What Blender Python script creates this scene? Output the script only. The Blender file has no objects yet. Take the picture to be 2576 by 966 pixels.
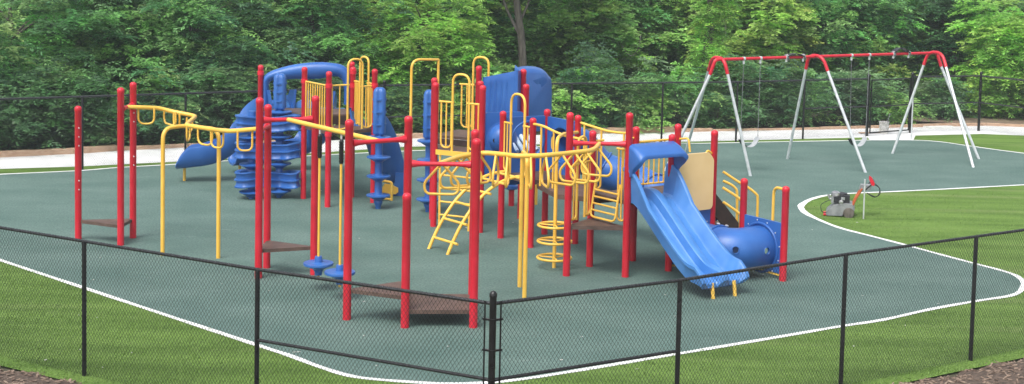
import bpy, math, random
import numpy as np
from mathutils import Vector, geometry
random.seed(7); RNG = np.random.default_rng(7)
sc = bpy.context.scene
COL = sc.collection
PI = math.pi
# ---------------------------------------------------------------- camera calibration (pixels of a 2576 wide picture)
F, CX, CY, PITCH, ROLL, CAMH = 3624.5, 1288.0, 144.97, 0.0777044, 0.0217278, 5.787
_cp, _sp, _cr, _sr = math.cos(PITCH), math.sin(PITCH), math.cos(ROLL), math.sin(ROLL)
FW = Vector((0, _cp, -_sp)); _u0 = Vector((0, _sp, _cp)); _r0 = Vector((1, 0, 0))
RT = _cr*_r0 + _sr*_u0; UP = -_sr*_r0 + _cr*_u0
EYE = Vector((0, 0, CAMH))
def ray(x, y): return FW + RT*((x-CX)/F) - UP*((y-CY)/F)
def gp(x, y, z=0.0):                      # world point at height z seen at pixel x, y
    d = ray(x, y); return EYE + d*((z-CAMH)/d.z)
def dp(x, y, Y):                          # world point at distance Y seen at pixel x, y
    d = ray(x, y); return EYE + d*(Y/d.y)
def pix(p):
    d = Vector(p)-EYE; z = d.dot(FW); return CX+F*d.dot(RT)/z, CY-F*d.dot(UP)/z
def V3(p, z): return Vector((p[0], p[1], z))
def lerp(a, b, t): return a + (b-a)*t
# ---------------------------------------------------------------- materials
def new_mat(name):
    m = bpy.data.materials.new(name); m.use_nodes = True
    nt = m.node_tree; b = nt.nodes['Principled BSDF']; return m, nt, b
def N(nt, t, **kw):
    n = nt.nodes.new(t)
    for k, v in kw.items():
        if k in n.inputs: n.inputs[k].default_value = v
        else: setattr(n, k, v)
    return n
def noise_mat(name, c1, c2, scale=4, rough=0.5, bump=0.0, bscale=60, metal=0.0, detail=6, lo=0.35, hi=0.65, rvar=0.1, spec=0.5, stretch=None, coat=0):
    m, nt, b = new_mat(name)
    tc = N(nt, 'ShaderNodeTexCoord'); src = tc.outputs['Object']
    if stretch:
        mp = N(nt, 'ShaderNodeMapping'); mp.inputs['Scale'].default_value = stretch
        nt.links.new(src, mp.inputs[0]); src = mp.outputs[0]
    n = N(nt, 'ShaderNodeTexNoise', Scale=scale, Detail=detail)
    nt.links.new(src, n.inputs['Vector'])
    r = N(nt, 'ShaderNodeValToRGB')
    r.color_ramp.elements[0].position = lo; r.color_ramp.elements[1].position = hi
    r.color_ramp.elements[0].color = (*c1, 1); r.color_ramp.elements[1].color = (*c2, 1)
    nt.links.new(n.outputs['Fac'], r.inputs[0]); nt.links.new(r.outputs[0], b.inputs['Base Color'])
    mr = N(nt, 'ShaderNodeMapRange'); mr.inputs[3].default_value = max(0.02, rough-rvar); mr.inputs[4].default_value = min(1, rough+rvar)
    nt.links.new(n.outputs['Fac'], mr.inputs[0]); nt.links.new(mr.outputs[0], b.inputs['Roughness'])
    b.inputs['Metallic'].default_value = metal; b.inputs['Specular IOR Level'].default_value = spec
    b.inputs['Coat Weight'].default_value = coat
    if bump:
        n2 = N(nt, 'ShaderNodeTexNoise', Scale=bscale, Detail=4)
        nt.links.new(src, n2.inputs['Vector'])
        bp = N(nt, 'ShaderNodeBump', Strength=bump, Distance=0.02)
        nt.links.new(n2.outputs['Fac'], bp.inputs['Height']); nt.links.new(bp.outputs[0], b.inputs['Normal'])
    return m
M = {}
M['red'] = noise_mat('red_powder_coat', (0.58, 0.013, 0.030), (0.68, 0.022, 0.046), 2.5, 0.36, 0.05, 200)
M['pink'] = noise_mat('worn_red_plastic', (0.5, 0.03, 0.05), (0.58, 0.06, 0.08), 3, 0.4)
M['yellow'] = noise_mat('yellow_powder_coat', (0.83, 0.48, 0.065), (0.89, 0.55, 0.09), 2.5, 0.34, 0.04, 200)
M['blue'] = noise_mat('blue_rotomoulded_plastic', (0.021, 0.100, 0.36), (0.036, 0.142, 0.44), 1.6, 0.33, 0.12, 160)
M['ltblue'] = noise_mat('glare_pale_worn_slide_bed', (0.045, 0.185, 0.50), (0.080, 0.245, 0.59), 2.2, 0.33, 0.06, 120)  # sky glare, with slight wear, put into a lighter base blue
M['paleblue'] = noise_mat('pale_blue_plastic', (0.45, 0.6, 0.78), (0.6, 0.72, 0.85), 4, 0.4)
M['deck'] = noise_mat('brown_coated_deck', (0.085, 0.052, 0.04), (0.135, 0.085, 0.067), 7, 0.6, 0.3, 60)
M['deckside'] = noise_mat('dark_brown_riser', (0.03, 0.016, 0.014), (0.055, 0.03, 0.025), 6, 0.6, 0.2)
M['tan'] = noise_mat('tan_panel_plastic', (0.86, 0.60, 0.28), (0.92, 0.66, 0.33), 2, 0.45, 0.1, 150)
M['black'] = noise_mat('black_vinyl', (0.005, 0.006, 0.006), (0.011, 0.012, 0.012), 12, 0.3, 0.1, 120, spec=.5)
M['rail'] = noise_mat('fence_rail_vinyl', (0.016, 0.017, 0.018), (0.034, 0.036, 0.038), 30, 0.24, 0.1, 120)
M['wire'] = noise_mat('black_vinyl_wire', (0.006, 0.007, 0.008), (0.013, 0.014, 0.016), 8, 0.5, spec=.3)
M['galv'] = noise_mat('galvanized_steel', (0.66, 0.68, 0.70), (0.80, 0.82, 0.84), 9, 0.42, 0.05, 150, metal=0.5)
M['chain'] = noise_mat('chain_steel', (0.22, 0.23, 0.24), (0.34, 0.35, 0.36), 20, 0.5, metal=0.6)
M['belt'] = noise_mat('pale_belt_rubber', (0.34, 0.36, 0.38), (0.46, 0.48, 0.5), 10, 0.5)
M['darkbelt'] = noise_mat('black_belt_rubber', (0.014, 0.015, 0.017), (0.03, 0.032, 0.036), 10, 0.5)
M['timber'] = noise_mat('sawn_timber', (0.42, 0.26, 0.16), (0.58, 0.41, 0.29), 3, 0.8, 0.4, 40, stretch=(1, 8, 8))
M['bark'] = noise_mat('tree_bark', (0.07, 0.06, 0.05), (0.17, 0.15, 0.13), 6, 0.9, 0.8, 30, stretch=(3, 3, .5))
M['palebark'] = noise_mat('pale_dead_wood', (0.2, 0.18, 0.15), (0.36, 0.33, 0.29), 6, 0.85, 0.6, 30)
M['orange'] = noise_mat('orange_paint', (0.42, 0.085, 0.025), (0.52, 0.13, 0.05), 6, 0.4)
M['grey'] = noise_mat('grey_paint', (0.18, 0.19, 0.2), (0.28, 0.29, 0.3), 8, 0.45)
M['white'] = noise_mat('white_plastic', (0.68, 0.68, 0.66), (0.8, 0.8, 0.79), 6, 0.5)
M['dirtywhite'] = noise_mat('dirty_white_plastic', (0.46, 0.45, 0.41), (0.72, 0.71, 0.68), 9, 0.55)
M['chrome'] = noise_mat('engine_metal', (0.4, 0.4, 0.41), (0.6, 0.6, 0.61), 20, 0.35, metal=0.8)
M['line'] = noise_mat('white_edging_turf', (0.66, 0.67, 0.66), (0.82, 0.83, 0.82), 9, 0.9, 0.4, 90, lo=0.2, hi=0.6)
M['concrete'] = noise_mat('pale_concrete', (0.60, 0.60, 0.60), (0.72, 0.72, 0.725), 1.3, 0.9, 0.15, 50)
M['chip'] = noise_mat('wood_chip', (0.085, 0.05, 0.035), (0.32, 0.24, 0.18), 9, 0.95)
def rubber_mat():
    m, nt, b = new_mat('green_rubber_surface')
    tc = N(nt, 'ShaderNodeTexCoord'); o = tc.outputs['Object']
    def nz(s, d, st=None):
        src = o
        if st:
            mp = N(nt, 'ShaderNodeMapping'); mp.inputs['Scale'].default_value = st; nt.links.new(o, mp.inputs[0]); src = mp.outputs[0]
        n = N(nt, 'ShaderNodeTexNoise', Scale=s, Detail=d); nt.links.new(src, n.inputs['Vector']); return n.outputs['Fac']
    base = N(nt, 'ShaderNodeValToRGB'); e = base.color_ramp.elements
    e[0].position = .3; e[0].color = (0.076, 0.134, 0.116, 1); e[1].position = .72; e[1].color = (0.118, 0.183, 0.161, 1)
    nt.links.new(nz(0.55, 5, (1, 1.6, 1)), base.inputs[0])
    gr = N(nt, 'ShaderNodeMapRange'); gr.inputs[1].default_value = .3; gr.inputs[2].default_value = .7; gr.inputs[3].default_value = .72; gr.inputs[4].default_value = 1.3
    nt.links.new(nz(26, 3), gr.inputs[0])
    mx = N(nt, 'ShaderNodeMix', data_type='RGBA', blend_type='MULTIPLY'); mx.inputs[0].default_value = 1
    nt.links.new(base.outputs[0], mx.inputs[6]); nt.links.new(gr.outputs[0], mx.inputs[7])
    # pale scuffs
    sr = N(nt, 'ShaderNodeMapRange'); sr.inputs[1].default_value = .62; sr.inputs[2].default_value = .8; sr.inputs[3].default_value = 0; sr.inputs[4].default_value = .35
    nt.links.new(nz(2.2, 8, (1, 3, 1)), sr.inputs[0])
    m2 = N(nt, 'ShaderNodeMix', data_type='RGBA'); nt.links.new(sr.outputs[0], m2.inputs[0]); nt.links.new(mx.outputs[2], m2.inputs[6]); m2.inputs[7].default_value = (.23, .29, .27, 1)
    nt.links.new(m2.outputs[2], b.inputs['Base Color'])
    b.inputs['Roughness'].default_value = .82; b.inputs['Specular IOR Level'].default_value = .3
    bp = N(nt, 'ShaderNodeBump', Strength=.35, Distance=.01); nt.links.new(nz(60, 3), bp.inputs['Height']); nt.links.new(bp.outputs[0], b.inputs['Normal'])
    return m
M['rubber'] = rubber_mat()
def lawn_mat():
    m, nt, b = new_mat('green_turf')
    tc = N(nt, 'ShaderNodeTexCoord'); o = tc.outputs['Object']
    def nz(s, d, st=None, rot=0):
        src = o
        if st:
            mp = N(nt, 'ShaderNodeMapping'); mp.inputs['Scale'].default_value = st; mp.inputs['Rotation'].default_value = (0, 0, rot); nt.links.new(o, mp.inputs[0]); src = mp.outputs[0]
        n = N(nt, 'ShaderNodeTexNoise', Scale=s, Detail=d); nt.links.new(src, n.inputs['Vector']); return n.outputs['Fac']
    r = N(nt, 'ShaderNodeValToRGB'); e = r.color_ramp.elements
    e[0].position = .32; e[0].color = (0.080, 0.152, 0.024, 1); e[1].position = .68; e[1].color = (0.155, 0.262, 0.054, 1)
    nt.links.new(nz(1.0, 6, (.35, 2.2, 1), .1), r.inputs[0])
    g = N(nt, 'ShaderNodeMapRange'); g.inputs[1].default_value = .3; g.inputs[2].default_value = .7; g.inputs[3].default_value = .62; g.inputs[4].default_value = 1.34
    nt.links.new(nz(45, 4, (1, .6, 1)), g.inputs[0])
    mx = N(nt, 'ShaderNodeMix', data_type='RGBA', blend_type='MULTIPLY'); mx.inputs[0].default_value = 1
    nt.links.new(r.outputs[0], mx.inputs[6]); nt.links.new(g.outputs[0], mx.inputs[7])
    st = N(nt, 'ShaderNodeMapRange'); st.inputs[1].default_value = .56; st.inputs[2].default_value = .70; st.inputs[3].default_value = 0; st.inputs[4].default_value = .55
    nt.links.new(nz(.55, 3, (.18, 2.4, 1), .12), st.inputs[0])
    m3 = N(nt, 'ShaderNodeMix', data_type='RGBA'); nt.links.new(st.outputs[0], m3.inputs[0]); nt.links.new(mx.outputs[2], m3.inputs[6]); m3.inputs[7].default_value = (.21, .26, .10, 1)
    nt.links.new(m3.outputs[2], b.inputs['Base Color'])
    b.inputs['Roughness'].default_value = .9; b.inputs['Specular IOR Level'].default_value = .2
    bp = N(nt, 'ShaderNodeBump', Strength=.8, Distance=.03); nt.links.new(nz(50, 4), bp.inputs['Height']); nt.links.new(bp.outputs[0], b.inputs['Normal'])
    return m
M['lawn'] = lawn_mat()
M['blade'] = noise_mat('turf_blade', (0.095, 0.172, 0.028), (0.18, 0.295, 0.062), 1.2, 0.7, lo=.3, hi=.7, stretch=(.35, 2.2, 1))
M['mulch'] = noise_mat('shredded_mulch', (0.045, 0.03, 0.022), (0.17, 0.12, 0.088), 14, 0.95, 1.0, 40, detail=10, lo=.3, hi=.75)
M['floor'] = noise_mat('forest_floor', (0.025, 0.03, 0.015), (0.075, 0.07, 0.04), 2, 0.95, 0.8, 12)
M['soil'] = noise_mat('bare_soil', (0.13, 0.085, 0.06), (0.26, 0.19, 0.14), 3, 0.95, 0.6, 20)
def leaf_mat():
    m, nt, b = new_mat('leaf')
    at = N(nt, 'ShaderNodeAttribute'); at.attribute_name = 'leaf_tint'
    nt.links.new(at.outputs['Color'], b.inputs['Base Color'])
    b.inputs['Roughness'].default_value = .42; b.inputs['Specular IOR Level'].default_value = .5
    tr = N(nt, 'ShaderNodeBsdfTranslucent'); nt.links.new(at.outputs['Color'], tr.inputs['Color'])
    mx = N(nt, 'ShaderNodeMixShader'); mx.inputs[0].default_value = .5
    nt.links.new(b.outputs[0], mx.inputs[1]); nt.links.new(tr.outputs[0], mx.inputs[2])
    nt.links.new(mx.outputs[0], nt.nodes['Material Output'].inputs['Surface'])
    return m
M['leaf'] = leaf_mat()
# ---------------------------------------------------------------- mesh builder
class MB:
    def __init__(s): s.v = []; s.f = []
    def add(s, vs, fs):
        o = len(s.v); s.v += [tuple(v) for v in vs]; s.f += [tuple(i+o for i in f) for f in fs]; return s
    def box(s, c, size, ax=None):
        ax = ax or (Vector((1, 0, 0)), Vector((0, 1, 0)), Vector((0, 0, 1))); c = Vector(c)
        P = [c + ax[0]*(i*size[0]/2) + ax[1]*(j*size[1]/2) + ax[2]*(k*size[2]/2) for k in (-1, 1) for j in (-1, 1) for i in (-1, 1)]
        return s.add(P, [(0, 2, 3, 1), (4, 5, 7, 6), (0, 1, 5, 4), (2, 6, 7, 3), (0, 4, 6, 2), (1, 3, 7, 5)])
    def tube(s, pts, r, n=10, closed=False, cap=True):
        pts = [Vector(p) for p in pts]; m = len(pts)
        rs = list(r) if hasattr(r, '__len__') else [r]*m
        T = []
        for i in range(m):
            a = pts[(i-1) % m] if (closed or i > 0) else pts[i]; b = pts[(i+1) % m] if (closed or i < m-1) else pts[i]
            t = (b-a); T.append(t.normalized() if t.length > 1e-9 else Vector((0, 0, 1)))
        ref = Vector((0, 0, 1)) if abs(T[0].z) < .9 else Vector((1, 0, 0))
        nrm = (ref - T[0]*ref.dot(T[0])).normalized(); vs = []
        for i in range(m):
            nrm = nrm - T[i]*nrm.dot(T[i]); nrm = nrm.normalized() if nrm.length > 1e-6 else T[i].orthogonal().normalized()
            bn = T[i].cross(nrm)
            for k in range(n):
                a = 2*PI*k/n; vs.append(pts[i] + nrm*(math.cos(a)*rs[i]) + bn*(math.sin(a)*rs[i]))
        fs = []
        for i in range(m if closed else m-1):
            j = (i+1) % m
            for k in range(n): fs.append((i*n+k, i*n+(k+1) % n, j*n+(k+1) % n, j*n+k))
        if cap and not closed: fs += [tuple(range(n-1, -1, -1)), tuple((m-1)*n+k for k in range(n))]
        return s.add(vs, fs)
    def lathe(s, base, prof, n=20, axis=None, cap=True):
        base = Vector(base); az = Vector(axis).normalized() if axis else Vector((0, 0, 1)); ax = az.orthogonal().normalized(); ay = az.cross(ax)
        vs = []; m = len(prof)
        for r, z in prof:
            for k in range(n):
                a = 2*PI*k/n; vs.append(base + az*z + ax*(math.cos(a)*r) + ay*(math.sin(a)*r))
        fs = [(i*n+k, i*n+(k+1) % n, (i+1)*n+(k+1) % n, (i+1)*n+k) for i in range(m-1) for k in range(n)]
        if cap and prof[0][0] > 1e-4: fs.append(tuple(range(n-1, -1, -1)))
        if cap and prof[-1][0] > 1e-4: fs.append(tuple((m-1)*n+k for k in range(n)))
        return s.add(vs, fs)
    def prism(s, poly, z0, z1):
        n = len(poly); area = sum(poly[i][0]*poly[(i+1) % n][1]-poly[(i+1) % n][0]*poly[i][1] for i in range(n))
        if area < 0: poly = list(poly)[::-1]
        vs = [(p[0], p[1], z0) for p in poly] + [(p[0], p[1], z1) for p in poly]
        fs = [(i, (i+1) % n, n+(i+1) % n, n+i) for i in range(n)]
        return s.add(vs, fs + [tuple(range(n-1, -1, -1)), tuple(range(n, 2*n))])
    def plate(s, o, ux, uy, poly, th):        # polygon in plane (o, ux, uy), thickness th both ways along normal
        nz = ux.cross(uy).normalized(); n = len(poly)
        A = [o+ux*a+uy*b-nz*th/2 for a, b in poly]; B = [o+ux*a+uy*b+nz*th/2 for a, b in poly]
        return s.add(A+B, [(i, (i+1) % n, n+(i+1) % n, n+i) for i in range(n)] + [tuple(range(n-1, -1, -1)), tuple(range(n, 2*n))])
    def holeplate(s, o, ux, uy, w, h, c, r, th, n=40, rc=.06):   # rectangular plate with a round hole
        nz = ux.cross(uy).normalized(); rings = []
        def rect(a):
            dx, dy = math.cos(a), math.sin(a); t = 1e9
            if dx > 1e-6: t = min(t, (w-c[0])/dx)
            if dx < -1e-6: t = min(t, -c[0]/dx)
            if dy > 1e-6: t = min(t, (h-c[1])/dy)
            if dy < -1e-6: t = min(t, -c[1]/dy)
            return c[0]+dx*t, c[1]+dy*t
        angs = sorted([2*PI*k/n for k in range(n)] + [math.atan2(y-c[1], x-c[0]) % (2*PI) for x in (0, w) for y in (0, h)])
        n = len(angs); vs = []
        for sgn in (-1, 1):
            for a in angs: vs.append(o+ux*(c[0]+r*math.cos(a))+uy*(c[1]+r*math.sin(a))+nz*sgn*th/2)
            for a in angs: x, y = rect(a); vs.append(o+ux*x+uy*y+nz*sgn*th/2)
        fs = []
        for k in range(n):
            j = (k+1) % n
            fs += [(k, n+k, n+j, j)[::-1], (2*n+k, 3*n+k, 3*n+j, 2*n+j), (k, j, 2*n+j, 2*n+k)[::-1], (n+k, n+j, 3*n+j, 3*n+k)]
        return s.add(vs, fs)
    def sweep(s, path, side, sec, closed=True, cap=True):      # section (u, w) swept along path; side = list of side vectors
        m = len(path); n = len(sec) ; vs = []
        for i, p in enumerate(path):
            t = (Vector(path[min(i+1, m-1)])-Vector(path[max(i-1, 0)])).normalized()
            sd = side[i] if isinstance(side, list) else side
            sd = (sd - t*sd.dot(t)).normalized(); nn = sd.cross(t).normalized()
            sc_ = sec[i] if isinstance(sec[0], list) else sec
            n = len(sc_)
            for u, w in sc_: vs.append(Vector(p)+sd*u+nn*w)
        fs = [(i*n+k, i*n+(k+1) % n, (i+1)*n+(k+1) % n, (i+1)*n+k) for i in range(m-1) for k in range(n if closed else n-1)]
        if cap and closed: fs += [tuple(range(n-1, -1, -1)), tuple((m-1)*n+k for k in range(n))]
        return s.add(vs, fs)
    def build(s, name, mat, parent=None, angle=40, smooth=True, mods=None):
        o0 = Vector(parent.matrix_world.translation) if parent else Vector((0, 0, 0))
        if parent: o0 = wpos(parent)
        else:
            xs = np.array(s.v); o0 = Vector(((xs[:, 0].min()+xs[:, 0].max())/2, (xs[:, 1].min()+xs[:, 1].max())/2, xs[:, 2].min()))
        me = bpy.data.meshes.new(name)
        me.from_pydata([(v[0]-o0.x, v[1]-o0.y, v[2]-o0.z) for v in s.v], [], s.f); me.update()
        if smooth:
            me.polygons.foreach_set('use_smooth', [True]*len(me.polygons)); me.set_sharp_from_angle(angle=math.radians(angle))
        me.materials.append(M[mat] if isinstance(mat, str) else mat)
        ob = bpy.data.objects.new(name, me); COL.objects.link(ob)
        if parent: ob.parent = parent
        else: ob.location = o0
        return ob
def wpos(o):
    p = Vector((0, 0, 0))
    while o: p = p + o.location; o = o.parent
    return p
def tag(o, label=None, cat=None, group=None, kind=None):
    if label: o['label'] = label
    if cat: o['category'] = cat
    if group: o['group'] = group
    if kind: o['kind'] = kind
    return o
def empty(name, loc, label, cat, group=None):
    o = bpy.data.objects.new(name, None); COL.objects.link(o); o.location = loc; o.empty_display_size = .2
    return tag(o, label, cat, group)
def smooth_path(pts, per=8, closed=False):        # Catmull-Rom through points
    P = [Vector(p) for p in pts]; n = len(P); out = []
    for i in range(n if closed else n-1):
        g = (lambda k: P[k % n]) if closed else (lambda k: P[max(0, min(n-1, k))])
        a, b, c, d = g(i-1), g(i), g(i+1), g(i+2)
        for k in range(per):
            t = k/per
            out.append(.5*((2*b)+(c-a)*t+(2*a-5*b+4*c-d)*t*t+(3*b-a-3*c+d)*t**3))
    if not closed: out.append(P[-1])
    return out
def fillet(pts, r, n=6, closed=False):            # polyline with rounded corners
    P = [Vector(p) for p in pts]; m = len(P); out = []
    for i in range(m):
        if not closed and i in (0, m-1): out.append(P[i]); continue
        a, b, c = P[i-1], P[i], P[(i+1) % m]
        da, dc = (a-b), (c-b); q = min(r, da.length*.48, dc.length*.48)
        s_, e_ = b+da.normalized()*q, b+dc.normalized()*q
        for k in range(n+1):
            t = k/n; out.append(s_*(1-t)**2 + b*2*t*(1-t) + e_*t*t)
    return out
def flat_poly(name, pts, z, mat, kind='structure'):
    pts2 = [Vector((p[0], p[1], 0)) for p in pts]
    tris = geometry.tessellate_polygon([pts2])
    mb = MB(); mb.v = [(p.x, p.y, z) for p in pts2]
    for t in tris:
        a, b, c = [pts2[i] for i in t]
        mb.f.append(tuple(t) if (b-a).cross(c-a).z > 0 else tuple(t[::-1]))
    me = bpy.data.meshes.new(name); me.from_pydata(mb.v, [], mb.f); me.materials.append(M[mat])
    o = bpy.data.objects.new(name, me); COL.objects.link(o); o['kind'] = kind; return o
UZ = Vector((0, 0, 1))
# ================================================================ SETTING
def ground_sheet():
    mb = MB(); R = 260
    mb.v = [(-R, -40, -.03), (R, -40, -.03), (R, 320, -.03), (-R, 320, -.03)]; mb.f = [(0, 1, 2, 3)]
    me = bpy.data.meshes.new('ground'); me.from_pydata(mb.v, [], mb.f); me.materials.append(M['floor'])
    o = bpy.data.objects.new('ground', me); COL.objects.link(o); o['kind'] = 'structure'
ground_sheet()
near_px = [(1932,853),(1705,891),(1496,926),(1288,958),(1144,966),(1019,961),(894,949),(811,926),(727,895),(656,872),(416,793),(208,724),(0,655)]
far_px = [(0,439),(194,430),(297,422),(437,414),(572,405),(1030,380),(1640,362),(1771,361),(1926,357.5),(2093,354.7),(2204,352.8),(2300,353),(2364,357),(2429,366),(2506,377),(2576,386)]
pen_px = [(2576,465.5),(2400,475),(2258,482),(2107,489),(2049,499),(2020,513),(2016,525),(2037,542.5),(2107,572),(2194,595),(2282,618),(2370,642),(2457,665),(2515,680),(2556,694),(2574,711),(2570,729),(2544,744),(2457,758),(2340,779),(2223,805),(2107,823)]
near = [gp(x, y) for x, y in near_px]; far = [gp(x, y) for x, y in far_px]; pen = [gp(x, y) for x, y in pen_px]
def ext(a, b, d): return b + (b-a).normalized()*d
l1 = ext(near[-2], near[-1], 3.0); l2 = ext(far[1], far[0], 3.0)
r1 = ext(far[-2], far[-1], 5.0); r2 = ext(pen[1], pen[0], 5.0)
left_cap = [l1, V3((l1.x-1.2, l1.y+1.6), 0), V3((l2.x-1.0, l2.y-1.6), 0), l2]
right_cap = [r1, V3((r1.x+1.2, r1.y-1.2), 0), V3((r2.x+1.4, r2.y+1.2), 0), r2]
loop = smooth_path(near + left_cap + far + right_cap + pen, 6, True)
flat_poly('rubber_surface', loop, .004, 'rubber')
def strip(name, pts, w, z, mat, wf=None):
    n = len(pts); vs = []; fs = []
    for i in range(n):
        t = pts[(i+1) % n]-pts[i-1]; nr = Vector((-t.y, t.x, 0)).normalized()
        ww = w*(1+.10*math.sin(i*.7)+.06*math.sin(i*2.1)) * (wf(pts[i]) if wf else 1)
        vs += [pts[i]+nr*ww/2, pts[i]-nr*ww/2]
    for i in range(n): j = (i+1) % n; fs.append((2*i, 2*i+1, 2*j+1, 2*j))
    me = bpy.data.meshes.new(name); me.from_pydata([(v.x, v.y, z) for v in vs], [], fs); me.materials.append(M[mat])
    me.update()
    if me.polygons[0].normal.z < 0: me.flip_normals()
    o = bpy.data.objects.new(name, me); COL.objects.link(o); o['kind'] = 'structure'
tip = gp(2018, 520)
strip('white_edging', loop, .102, .008, 'line', lambda p: 1+.45*math.exp(-(p-tip).length**2/2.5))
# fence lines (plan), from the tops of the posts
HF = 1.83
nf = [gp(x, y, 1.8) for x, y in [(211.6,607),(648,678),(1240.5,764),(1711,705),(2128,640),(2456,595)]]
for p in nf: p.z = 0
nl2 = ext(nf[1], nf[0], 2.9); nl3 = ext(nf[1], nf[0], 5.8); nr2 = ext(nf[4], nf[5], 2.7); nr3 = ext(nf[4], nf[5], 5.4)
near_run = [nl3, nl2] + nf + [nr2, nr3]
ff_px = [(207,419,242),(467,0,234),(729,0,226),(967,0,214),(1205,0,211),(1439,0,209),(1668,0,207),(1856,0,205),(2025,0,200),(2186,0,197),(2296,0,192),(2468,0,190)]
ff = []
for x, yb, yt in ff_px:
    p = gp(x, yt+1, HF); p.z = 0; ff.append(p)
ff[8] = lerp(ff[7], ff[9], .5)
fl = [ext(ff[1], ff[0], 2.9*k) for k in (2, 1)]
fr = [Vector((ff[11].x+1.9, ff[11].y-2.6, 0)), Vector((ff[11].x+3.8, ff[11].y-5.2, 0))]
far_run = fl + ff + fr
# lawn: everything between the two fences, plus a little under them
def offs(pts, d):
    out = []
    for i, p in enumerate(pts):
        t = (pts[min(i+1, len(pts)-1)]-pts[max(i-1, 0)]).normalized(); out.append(p + Vector((t.y, -t.x, 0))*d)
    return out
lawn_edge_near = offs(near_run, .28)
mul_l = gp(60, 926); 
lawn = [*lawn_edge_near, Vector((30, 24, 0)), Vector((30, 44, 0)), *far_run[::-1], Vector((-30, 24, 0))]
pf_px = [(-300,441),(0,425),(194,419),(437,407),(700,391),(1015,369.5),(1770,355.5),(2000,350),(2183,345.5),(2187,351.5),(2298,352),(2303,341),(2470,337),(2576,341)]
pb_px = [(2576,319),(2400,314),(2200,319),(2000,325),(1770,330),(1480,337),(1015,346),(650,361),(437,370),(194,384),(0,392),(-300,406)]
pf = [gp(x, y) for x, y in pf_px]; pb = [gp(x, y) for x, y in pb_px]
pf.append(ext(pf[-2], pf[-1], 5)); pb.insert(0, ext(pb[1], pb[0], 5))
flat_poly('lawn', [*lawn_edge_near, Vector((28, 26, 0)), Vector((26, 45, 0)), *pf[::-1], Vector((-24, 30, 0))], 0.0, 'lawn')
flat_poly('concrete_path', pf + pb, .002, 'concrete')
# mulch bank outside the near fence, sloping up towards the camera
def mulch():
    me = bpy.data.meshes.new('mulch_bank'); vs = []; fs = []
    edge = []
    for i in range(len(near_run)-1):
        for k in range(14): edge.append(lerp(near_run[i], near_run[i+1], k/14))
    edge.append(near_run[-1]); out = []
    ed = offs(edge, .30); n = len(ed); K = 16
    for i, p in enumerate(ed):
        d = Vector((0, -1, 0))*.8 + (Vector((p.x*.05, 0, 0)))
        jit = .10*math.sin(i*1.7)+.07*math.sin(i*.61+1)
        for k in range(K):
            q = p + d*(jit + k*.32); vs.append((q.x, q.y, -.02 + .03*min(k, 2) + .045*k + random.uniform(-.02, .02)*(k > 0)))
    for i in range(n-1):
        for k in range(K-1): fs.append((i*K+k, i*K+k+1, (i+1)*K+k+1, (i+1)*K+k)[::-1])
    me.from_pydata(vs, [], fs); me.update()
    if me.polygons[5].normal.z < 0: me.flip_normals()
    me.polygons.foreach_set('use_smooth', [True]*len(fs)); me.materials.append(M['mulch'])
    o = bpy.data.objects.new('mulch_bank', me); COL.objects.link(o); o['kind'] = 'structure'
    mb = MB()
    for _ in range(5200):
        i = random.randrange(n-1); k = random.random()**1.3*9
        a = Vector(vs[i*K+int(k)]); b = Vector(vs[i*K+int(k)+1]); c = Vector(vs[(i+1)*K+int(k)])
        p = a + (b-a)*(k % 1) + (c-a)*random.random(); 
        az = random.uniform(0, 2*PI); L = random.uniform(.03, .11); W = random.uniform(.01, .03)
        dx = Vector((math.cos(az), math.sin(az), random.uniform(-.3, .3))).normalized(); dy = dx.cross(Vector((random.uniform(-.4, .4), random.uniform(-.4, .4), 1))).normalized()
        mb.box(p+UZ*.012, (L, W, .008), (dx, dy, dx.cross(dy)))
    o = mb.build('wood_chips', 'chip', smooth=False); tag(o, 'brown wood chips scattered over the mulch bank outside the near fence', 'wood chips', kind='stuff')
mulch()
bm_ = MB(); bm_.v = [tuple(gp(2300, 318)), tuple(gp(2700, 322)), tuple(gp(2800, 296)), tuple(gp(2480, 296))]
flat_poly('soil_bank', [Vector((13.2,49.6,0)), Vector((18.2,49.2,0)), Vector((21.5,50.6,0)), Vector((19.5,53,0)), Vector((15.5,52.6,0))], .01, 'soil')
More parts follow.
